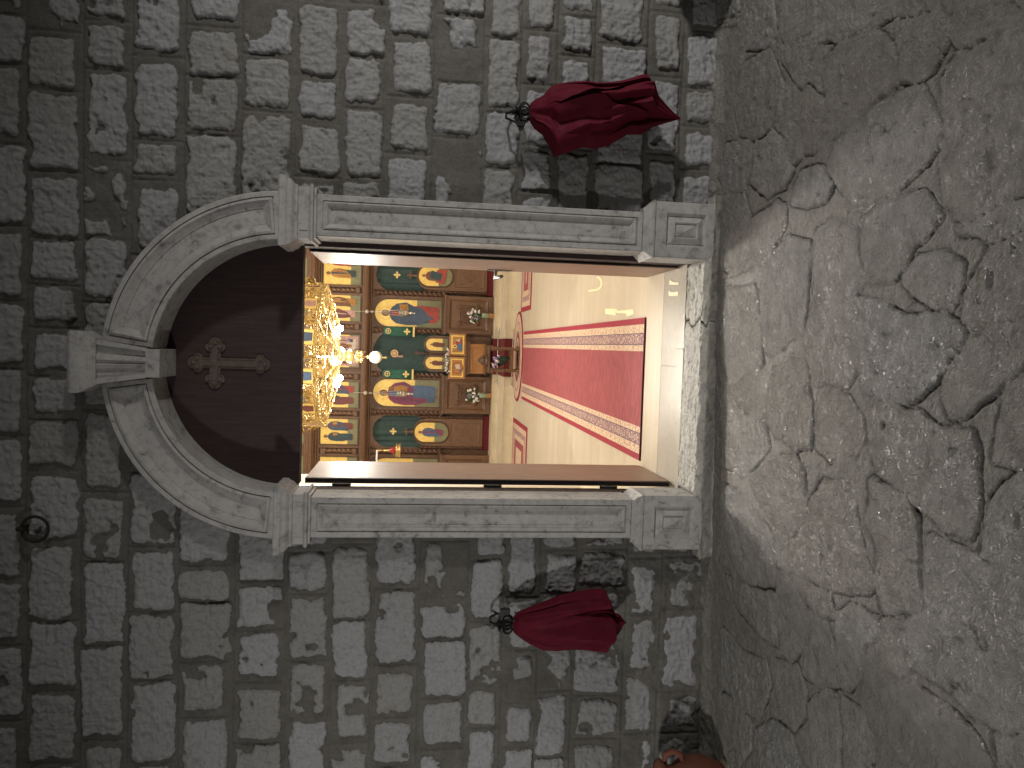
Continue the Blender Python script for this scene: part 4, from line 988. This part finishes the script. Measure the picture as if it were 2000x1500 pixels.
def leafball(mb, c, R, n, s, m_leaf, m_flowers, seed, fl=.5):
    rr = random.Random(seed)
    for i in range(n):
        d = Vector((rr.gauss(0, 1), rr.gauss(0, 1), rr.gauss(0, 1))).normalized()*rr.uniform(.35, 1)
        p = Vector(c)+Vector((d.x*R[0], d.y*R[1], d.z*R[2]))
        u = Vector((rr.gauss(0, 1), rr.gauss(0, 1), rr.gauss(0, 1))).normalized(); v = u.cross(Vector((rr.gauss(0, 1), rr.gauss(0, 1), rr.gauss(0, 1)))).normalized()
        L_ = s*rr.uniform(.8, 1.5)
        mb.add([p-u*L_, p+v*L_*.45, p+u*L_, p-v*L_*.45], [(0, 1, 2, 3)], m_leaf)
        if rr.random() < fl:
            m = rr.choice(m_flowers); q = p+d*s*.5
            for k in range(3): mb.ball((q.x+rr.uniform(-1, 1)*s*.35, q.y-abs(rr.uniform(0, 1))*s*.3, q.z+rr.uniform(-1, 1)*s*.35), s*rr.uniform(.4, .65), m, 6, 4)
FM = ['leaf_green', 'petal', 'petal_pink', 'petal_violet']
mb = MB(); xg0, xg1 = float(at(873, 727, 8.27)[0]), float(at(873, 684, 8.27)[0]); zg_ = za(874)
for i in range(9): leafball(mb, (xg0+(xg1-xg0)*i/8, 8.285, zg_+.012*math.sin(i*1.3)-.02*(i == 0)), (.03, .02, .03), 12, .018, 0, [1, 1, 2], i, .4)
tag(part('flower_garland', mb, FM), 'garland of white flowers laid along the top of the framed icons', 'garland')
for cy, lab in ((617, 'vase of white flowers on the step under the right hand icon'), (773, 'vase of white and pink flowers on the step under the left hand icon')):
    Y = 8.47; b = at(963, cy, Y); x = float(b[0]); z = z2s
    o = thing('flower_vase', lab, 'vase', (x, Y, z), 'flower vases on the altar step')
    mb = MB(); mb.box(x-.036, x+.036, Y-.036, Y+.036, z, z+.075); part('foot_block', mb, 'honey_wood', o, bevel=.004)
    mb = MB(); mb.lathe(x, Y, [(.001, z+.0755), (.036, z+.076), (.038, z+.12), (.046, z+.20), (.044, z+.202), (.035, z+.13)], 16); part('glass_body', mb, 'glass_pale', o, True)
    mb = MB(); leafball(mb, (x-.005, Y-.01, z+.30), (.125, .08, .115), 70, .030, 0, [1, 1, 1, 2, 3], cy, .42); part('flowers', mb, FM, o)
# small carved table on the oval rug
tx = float(atz(1020, 704, FZ)[0]); ty0 = 6.75
zt_ = float(at(957, 704, ty0)[2]); zsr = float(at(998, 704, ty0)[2]); zf = FZ+.018
tb = thing('carved_table', 'low dark wooden table with twisted legs standing on the oval rug', 'table', (tx, ty0, zf))
for sx in (-1, 1):
    for yy in (ty0, ty0+.26):
        xx = tx+sx*.15; mb = MB(); mb.lathe(xx, yy, [(.001, zf), (.026, zf+.002), (.026, zf+.02), (.018, zf+.03), (.02, zsr-.03), (.026, zsr-.03), (.026, zsr+.01), (.02, zsr+.015)], 10)
        twisted(mb, xx, yy, zsr+.015, zt_-.045, .022, 4.5, 0, 10); mb.box(xx-.028, xx+.028, yy-.028, yy+.028, zt_-.045, zt_-.0005); part('leg', mb, 'icon_wood', tb)
mb = MB()
for yy in (ty0, ty0+.26): mb.box(tx-.123, tx+.123, yy-.016, yy+.016, zsr-.026, zsr+.006)
for sx in (-1, 1): mb.box(tx+sx*.15-.014, tx+sx*.15+.014, ty0+.027, ty0+.233, zsr-.024, zsr+.004)
mb.box(tx-.123, tx+.123, ty0+.0165, ty0+.2435, zsr-.018, zsr+.002); part('lower_shelf', mb, 'icon_wood', tb)
mb = MB(); mb.box(tx-.185, tx+.185, ty0-.045, ty0+.305, zt_, zt_+.022); part('table_top', mb, 'icon_wood_dark', tb, bevel=.004)
mb = MB(); cy = ty0+.10; z = zt_+.023
mb.lathe(tx-.02, cy, [(.001, z), (.085, z), (.09, z+.012), (.075, z+.02), (.06, z+.05), (.07, z+.065), (.055, z+.085), (.03, z+.11), (.035, z+.12), (.015, z+.135), (.001, z+.15)], 18)
tag(part('turned_dome', mb, 'icon_wood_dark', None, True), 'dark turned wooden dome standing on the small carved table', 'carving')
bz = zsr+.007
o = thing('bouquet', 'bouquet of violet and white flowers in dark green wrapping lying on the table shelf', 'bouquet', (tx, ty0+.1, bz))
mb = MB(); a = [(tx+.10, ty0+.04, bz+.02), (tx+.02, ty0+.06, bz+.06), (tx-.045, ty0+.05, bz+.15)]
mb.tube([(tx+.02, ty0+.03, bz+.012), (tx+.005, ty0+.03, bz+.07), (tx-.02, ty0+.02, bz+.17)], [.012, .045, .085], 12, 0, False); part('wrapping', mb, 'wrap', o)
mb = MB(); leafball(mb, (tx-.025, ty0+.0, bz+.20), (.075, .05, .055), 30, .026, 0, [1, 3, 3, 2], 4, .45); part('flowers', mb, FM, o)
# ------------------------------------------------------------------ chandelier
CY = 4.1; cxh = -.018; zr0, zr1 = 2.43, 2.66
ch = thing('chandelier', 'large gilt ring chandelier with filigree panels, small icons and lit bulbs', 'chandelier', (cxh, CY, 1.83))
def scroll(mb, p, ux, uz, s, m=0, r=.006, turn=1):
    pts = []
    for k in range(13):
        a = turn*k*.55; rr = s*(1-k/16)
        q = Vector(p)+Vector(ux)*(rr*math.cos(a))+Vector(uz)*(rr*math.sin(a)); pts.append(q)
    mb.tube(pts, r, 5, m)
NP = 12; RR = .70
rc = random.Random(3)
for k in range(NP):
    a0 = 2*PI*(k+.5)/NP-PI/2; a1 = a0
    n = Vector((math.cos(a0), math.sin(a0), 0)); t = Vector((-math.sin(a0), math.cos(a0), 0)); z_ = Vector((0, 0, 1))
    c = Vector((cxh, CY, 0))+n*RR; hw = .175
    def Q(u, z, d): return c+t*u+z_*z+n*d
    mb = MB()
    def bar(u0, z0, u1, z1, r=.008): mb.tube([Q(u0, z0, 0), Q(u1, z1, 0)], r, 6)
    for z in (zr0, zr0+.02, zr1, zr1-.03): bar(-hw, z, hw, z, .007)
    for u in (-hw, -.075, .075, hw): bar(u, zr0, u, zr1, .007)
    for su in (-1, 1):
        for zz in (zr0+.075, zr0+.155):
            for tt in (-1, 1): scroll(mb, Q(su*.125+tt*.020, zz, .004), t*tt, z_, .030, 0, .005, tt)
    for j in range(7): mb.ball(Q(-hw+j*hw/3.5+.025, zr1+.012, 0), .012, 0, 6, 4)
    for j in range(6): mb.ball(Q(-hw+.03+j*.058, zr0-.014, 0), .012, 0, 6, 4)
    pn = part('ring_panel', mb, 'gilt', ch)
    fg = Fig(); q = [Q(u, z, .006) for u, z in ((-.07, zr0+.025), (.07, zr0+.025), (.07, zr1-.035), (-.07, zr1-.035))]
    fg.mb.add(q, [(0, 1, 2, 3)], fg.i('gold')); cols = ['p_blue', 'p_rose', 'p_maroon', 'p_sky']
    for d_ in (.008, .004):
        q = [Q(u, z, d_) for u, z in ((-.035, zr0+.035), (.04, zr0+.035), (.045, zr0+.11), (.02, zr0+.15), (-.015, zr0+.15), (-.045, zr0+.10))]
        fg.mb.add(q, [list(range(6))], fg.i(cols[k % 4]))
    q = [Q(.02*math.cos(b), zr0+.165+.024*math.sin(b), .010) for b in np.linspace(0, 2*PI, 10)[:-1]]; fg.mb.add(q, [list(range(9))], fg.i('brown_skin'))
    q2 = [Q(u, z, -.006) for u, z in ((-.07, zr0+.025), (.07, zr0+.025), (.07, zr1-.035), (-.07, zr1-.035))]; fg.mb.add(q2, [(0, 1, 2, 3)], fg.i('gilt'))
    fg.done('small_icon', pn)
    # corner ornament: gilt leaf cluster with a red candle cup
    b = 2*PI*k/NP-PI/2; n2 = Vector((math.cos(b), math.sin(b), 0)); e = Vector((cxh, CY, zr1+.02))+n2*(RR+.03)
    mb = MB()
    for j in range(16):
        d = Vector((rc.gauss(0, 1), rc.gauss(0, 1), rc.gauss(0, .8))).normalized(); p = e+Vector((0, 0, rc.uniform(-.20, .04)))+d*.004
        L_ = rc.uniform(.05, .085); w_ = d.cross(Vector((rc.gauss(0, 1), rc.gauss(0, 1), rc.gauss(0, 1)))).normalized()
        mb.add([p, p+d*L_*.5+w_*L_*.45, p+d*L_*1.2, p+d*L_*.5-w_*L_*.45], [(0, 1, 2, 3)])
    mb.lathe(e.x, e.y, [(.001, e.z-.21), (.008, e.z-.2), (.008, e.z+.015), (.03, e.z+.02), (.045, e.z+.04), (.03, e.z+.05)], 10)
    lf = part('leaf_ornament', mb, 'gilt', ch)
    mb = MB(); mb.lathe(e.x, e.y, [(.001, e.z+.05), (.024, e.z+.052), (.026, e.z+.12), (.02, e.z+.122)], 10); part('candle_cup', mb, 'glass_red', lf, True)
    # hanging arm from ring down to the lower crown
    mb = MB(); mid = Vector((cxh, CY, 2.37))
    mb.tube([Vector((cxh, CY, zr0))+n2*RR, Vector((cxh, CY, zr0-.03))+n2*.48, Vector((cxh, CY, 2.34))+n2*.28, Vector((cxh, CY, 2.285))+n2*.10, Vector((cxh, CY, 2.27))+n2*.03], [.010, .010, .011, .010, .008], 7)
    for rr in (.60, .42):
        zz = zr0-.02-(RR-rr)*.30; 
        for tt in (-1, 1):
            tv = Vector((-n2.y, n2.x, 0))
            scroll(mb, Vector((cxh, CY, zz))+n2*rr+tv*tt*.04*rr/.6, tv*tt, n2*.8+Vector((0, 0, .35)), .058*rr/.6+.010, 0, .0055, tt)
    part('scroll_arm', mb, 'gilt', ch)
mb = MB()
for R_, z in ((.64, zr0-.005), (.46, 2.375), (.27, 2.325)): mb.torus((cxh, CY, z), R_, .009, 'z', 48, 6)
part('hoop', mb, 'gilt', ch)
# lower open-work crown and stem
mb = MB(); PR = [(.001, 2.30), (.05, 2.295), (.085, 2.27), (.05, 2.25), (.03, 2.235), (.055, 2.215), (.075, 2.185), (.06, 2.15), (.025, 2.135), (.012, 2.13), (.02, 2.12), (.012, 2.105), (.005, 2.10)]
mb.lathe(cxh, CY, PR[::-1], 18); part('stem_boss', mb, 'gilt', ch, True)
mb = MB()
for k in range(9):
    a = k*2*PI/9
    for zz in (2.095, 2.06): scroll(mb, (cxh+.035*math.cos(a), CY+.035*math.sin(a), zz), (math.cos(a), math.sin(a), 0), (0, 0, 1), .024, 0, .006)
mb.tube([(cxh, CY, 2.11), (cxh, CY, 2.0)], .006, 6); mb.lathe(cxh, CY, [(.003, 1.985), (.018, 1.992), (.018, 2.004), (.006, 2.012)], 10)
part('rosette', mb, 'gilt', ch)
mb = MB(); mb.ball((cxh, CY, 1.918), .062, 0, 20, 12, 1.08); part('ostrich_egg', mb, 'egg', ch, True)
mb = MB(); mb.lathe(cxh, CY, [(.001, 1.80), (.006, 1.806), (.012, 1.82), (.005, 1.832), (.01, 1.842), (.012, 1.850)], 10); part('finial', mb, 'gilt', ch, True)
for k in range(6):
    a = k*PI/3+.35; x, y = cxh+.30*math.cos(a), CY+.30*math.sin(a)
    mb = MB(); mb.lathe(x, y, [(.001, 2.325), (.02, 2.33), (.024, 2.345), (.018, 2.352), (.018, 2.375), (.001, 2.376)], 10); bb = part('bulb_holder', mb, 'gilt', ch, True)
    mb = MB(); mb.lathe(x, y, [(.001, 2.325-.066), (.024, 2.325-.056), (.036, 2.325-.03), (.026, 2.325-.008), (.012, 2.3245)], 12); part('bulb', mb, 'bulb', bb, True)
mb = MB()
for k in range(6):
    a = k*PI/3; mb.tube([(cxh+.70*math.cos(a), CY+.70*math.sin(a), zr1), (cxh+.05*math.cos(a), CY+.05*math.sin(a), 4.2)], .007, 6)
mb.tube([(cxh, CY, 4.15), (cxh, CY, 5.2)], .01, 6); mb.tube([(cxh, CY, 2.30), (cxh, CY, 4.2)], .008, 6)
part('chain', mb, 'gilt', ch)
# ------------------------------------------------------------------ outside objects
def cover(tab, yc, dmax, seed, mb, flaps, m=0):
    """cloth draped round a wall lantern; tab rows are (x, ymin, ymax) outline samples"""
    n = 160; L = []; tab2 = []
    for a, b in zip(tab[:-1], tab[1:]):
        for k in range(7): tab2.append(tuple(a[i]+(b[i]-a[i])*k/7 for i in range(3)))
    tab2.append(tab[-1]); T = len(tab2)
    def tri(v): return 1-4*abs((v/(2*PI)) % 1-.5)          # sharp creases
    rows = []
    for j, (px, y0, y1) in enumerate(tab2):
        A = at(px, y0, yc); B = at(px, y1, yc)
        rows.append(((float(A[0])+float(B[0]))/2, max((float(A[0])-float(B[0]))/2, .003), float((A[2]+B[2])/2)))
    def pt(j, th, out=0.0):
        c, hw, z = rows[j]; t = j/(T-1)
        hd = min(dmax, hw*.95)*(.55+.45*min(1, t*2.2))
        amp = min(1, .3+t*1.3)*(.5 if t > .95 else 1)
        f = 1+amp*(.36*tri(4*th+seed+2.8*t)+.24*tri(7*th-4.5*t+seed*2)+.10*tri(15*th+6*t))
        cs, sn = math.cos(th), math.sin(th)
        g = f if abs(cs) < .9 else 1
        return (c+hw*cs*(1+(f-1)*.2)+0*out, yc+(hd*g+out)*sn, z+.012*math.sin(3*th+seed)*t*(1-abs(cs)))
    for j in range(T): L.append([pt(j, 2*PI*i/n) for i in range(n)])
    mb.loft(L, m, True, True)
    # overlapping folded flaps on the front (angles near -pi/2)
    for (a0, a1, b0, b1, e0, e1) in flaps:
        nx = 14; o = len(mb.v); J = int(T*max(e0, e1))
        for j in range(J+1):
            for i in range(nx+1):
                u = i/nx; e = (e0+(e1-e0)*u)*T
                jj = min(T-1, j*e/J/1.0); j0 = int(jj); fr = jj-j0; j1 = min(T-1, j0+1); tt = j/J
                th = -PI/2+((a0+(b0-a0)*tt)*(1-u)+(a1+(b1-a1)*tt)*u)
                p, q = pt(j0, th, .014+.022*tt), pt(j1, th, .014+.022*tt)
                mb.v.append(tuple(p[k]*(1-fr)+q[k]*fr for k in range(3)))
        for j in range(J):
            for i in range(nx):
                a = o+j*(nx+1)+i; mb.f.append([a, a+1, a+nx+2, a+nx+1]); mb.m.append(m)
FL = {0: [(-.25, .15, -.75, .25, .78, .50), (.1, .5, .35, 1.0, .45, .72), (-.5, -.2, -1.1, -.55, .40, .55)], 1: [(-.2, .3, -.35, .75, .80, .88), (.2, .6, .7, 1.15, .60, .48), (-.5, -.15, -1.05, -.3, .62, .80)]}
RT = [(1033, 208, 233), (1037, 200, 240), (1045, 193, 252), (1060, 185, 262), (1075, 167, 285), (1085, 163, 306), (1100, 161, 300), (1120, 160, 293), (1140, 160, 285), (1160, 163, 288), (1185, 163, 282), (1205, 162, 272), (1225, 158, 260), (1250, 151, 260), (1262, 152, 255), (1275, 182, 247), (1300, 207, 240), (1316, 221, 236), (1328, 231, 233)]
LT = [(1000, 1209, 1229), (1004, 1203, 1235), (1010, 1196, 1240), (1035, 1187, 1256), (1060, 1178, 1266), (1090, 1167, 1268), (1110, 1163, 1265), (1140, 1157, 1267), (1170, 1153, 1272), (1181, 1156, 1271), (1187, 1168, 1250), (1194, 1186, 1245), (1200, 1197, 1241), (1210, 1200, 1231), (1220, 1213, 1218)]
for tab, hook, seed, lab in ((RT, (1015, 222), .6, 'wall lantern wrapped in a burgundy cloth to the right of the doorway'), (LT, (980, 1216), 2.4, 'wall lantern wrapped in a burgundy cloth to the left of the doorway')):
    Yc = -.165; h = at(hook[0], hook[1], Yc); hx_, hz_ = float(h[0]), float(h[2])
    o = thing('covered_lantern', lab, 'wall lantern', (hx_, -.02, hz_), 'wall lanterns wrapped in burgundy cloth')
    mb = MB(); cover(tab, Yc, .12, seed, mb, FL[0 if seed < 1 else 1]); cl = part('cloth_cover', mb, 'red_cloth', o, True)
    cl.data.set_sharp_from_angle(angle=math.radians(32))
    mb = MB(); top = at(tab[0][0], (tab[0][1]+tab[0][2])/2, Yc); tx_, tz = float(top[0]), float(top[2])
    for k in range(6):
        a = k*PI/3; mb.torus((tx_+.026*math.cos(a), Yc+.026*math.sin(a), tz+.022), .022, .0045, 'y', 16, 5)
    mb.lathe(tx_, Yc, [(.035, tz-.02), (.03, tz), (.012, tz+.008), (.012, tz+.045), (.022, tz+.05), (.008, tz+.06), (.014, tz+.075), (.003, tz+.092)], 10)
    for k in range(5):
        a = k*2*PI/5; mb.tube([(tx_, Yc, tz+.05), (tx_+.03*math.cos(a), Yc+.03*math.sin(a), tz+.068), (tx_+.042*math.cos(a), Yc+.042*math.sin(a), tz+.050)], [.005, .005, .003], 5)
    part('iron_crown', mb, 'iron', o)
    mb = MB(); mb.tube([(tx_, Yc, tz+.08), (tx_, Yc+.03, tz+.105), (tx_, -.06, tz+.10), (tx_, .01, tz+.04)], .006, 6); mb.tube([(tx_, Yc+.02, tz-.25), (tx_, .01, tz-.30)], .008, 6)
    mb.box(tx_-.02, tx_+.02, -.012, .01, tz-.34, tz+.08); part('bracket', mb, 'iron', o)
# ring bolt
c = at(71, 1032, -.03); x, z = float(c[0]), float(c[2])
o = thing('iron_ring', 'rusty iron ring hanging from the wall high on the left', 'iron ring', (x, -.03, z))
mb = MB(); mb.torus((x, -.045, z), .060, .0075, 'y', 32, 8); part('ring', mb, 'rust', o, True)
mb = MB(); mb.tube([(x+.005, -.075, z+.058), (x, -.05, z+.075), (x, .01, z+.062)], .010, 8); mb.tube([(x+.005, -.075, z+.058), (x, -.04, z+.045), (x, .01, z+.056)], .010, 8); part('staple', mb, 'rust', o, True)
# terracotta jars
def jar(x, y, z, lab, s):
    o = thing('terracotta_jar', lab, 'jar', (x, y, z), 'terracotta jars beside the doorway')
    mb = MB(); mb.lathe(x, y, [(.001, z+.0), (.095, z), (.10, z+.012), (.094, z+.025), (.09, z+.03)], 24); part('foot', mb, 'pale_clay', o, True)
    mb = MB(); mb.lathe(x, y, [(.088, z+.031), (.105, z+.06), (.128, z+.12), (.132, z+.18), (.122, z+.235), (.098, z+.27), (.085, z+.285), (.088, z+.31), (.108, z+.335), (.118, z+.345), (.115, z+.355), (.098, z+.352), (.085, z+.33), (.078, z+.30), (.08, z+.25)], 28); part('body', mb, 'terracotta', o, True)
    for d in (1, -1):
        mb = MB(); mb.tube([(x+d*.10, y, z+.335), (x+d*.150, y, z+.332), (x+d*.165, y, z+.295), (x+d*.148, y, z+.255), (x+d*.118, y, z+.24)], [.014, .016, .016, .016, .014], 8); part('handle', mb, 'terracotta', o, True)
p = at(1392, 1478, -.30); jx = float(p[0])-.13
jar(jx, -.30, -.105, 'terracotta jar with looped handles against the wall at the far left', 1)
jar(2.14, -.24, -.02, 'terracotta jar against the wall beyond the right hand lantern', 1)
# ------------------------------------------------------------------ light
W_ = bpy.data.worlds.new('World'); SC.world = W_; W_.use_nodes = True; nt = W_.node_tree
sky = nt.nodes.new('ShaderNodeTexSky'); sky.sky_type = 'NISHITA'; sky.sun_disc = False
sky.sun_elevation = math.radians(2.5); sky.sun_rotation = math.radians(150)
hs_ = nt.nodes.new('ShaderNodeHueSaturation'); hs_.inputs['Saturation'].default_value = .12
nt.links.new(sky.outputs[0], hs_.inputs['Color']); nt.links.new(hs_.outputs[0], nt.nodes['Background'].inputs[0]); nt.nodes['Background'].inputs[1].default_value = .036
def lamp(name, kind, loc, power, col, size=.1, aim=None, cone=120, blend=.6):
    l = bpy.data.lights.new(name, kind); l.energy = power; l.color = col
    if kind == 'SPOT': l.spot_size = math.radians(cone); l.spot_blend = blend
    l.shadow_soft_size = size
    o = bpy.data.objects.new(name, l); COL.objects.link(o); o.location = loc
    if aim: o.rotation_euler = (Vector(aim)-Vector(loc)).to_track_quat('-Z', 'Y').to_euler()
    return o
lamp('courtyard_lamp', 'SPOT', (4.0, -2.4, 1.9), 370, (1, .985, .96), .13, (1.1, -.1, .65), 100, 1)
lamp('courtyard_lamp', 'SPOT', (-3.1, -3.2, 1.7), 225, (1, .985, .96), .13, (-1.2, -.2, .55), 102, 1)
for k in range(3):
    a = k*2*PI/3+.5; lamp('chandelier_light', 'POINT', (cxh+.42*math.cos(a), CY+.42*math.sin(a), 2.13), 40, (1, .95, .87), .08)
lamp('nave_fill_light', 'POINT', (0, 6.7, 4.4), 165, (1, .96, .91), .15)  # unseen fill lights added to brighten the nave
lamp('nave_fill_light', 'POINT', (0, 2.0, 4.3), 60, (1, .96, .90), .15)
for sx in (-1, 1): lamp('nave_spill_light', 'POINT', (sx*1.35, 2.2, 2.1), 58, (1, .96, .90), .06)  # unseen pair added for spill through the doorway and onto the jambs
lamp('ground_fill_spot', 'SPOT', (0, 3.2, 2.62), 620, (1, .96, .89), .22, (0, -.75, 0), 44, 1)  # unseen spot added to brighten the ground outside the door
SC.view_settings.view_transform = 'Standard'; SC.view_settings.look = 'None'; SC.view_settings.gamma = 1; SC.view_settings.exposure = 0
SC.cycles.max_bounces = 8; SC.cycles.diffuse_bounces = 4; SC.cycles.glossy_bounces = 3; SC.cycles.use_denoising = True; SC.cycles.denoising_input_passes = 'RGB_ALBEDO_NORMAL'; SC.cycles.denoising_prefilter = 'ACCURATE'
SC.cycles.sample_clamp_indirect = 6; SC.cycles.caustics_reflective = False; SC.cycles.caustics_refractive = False
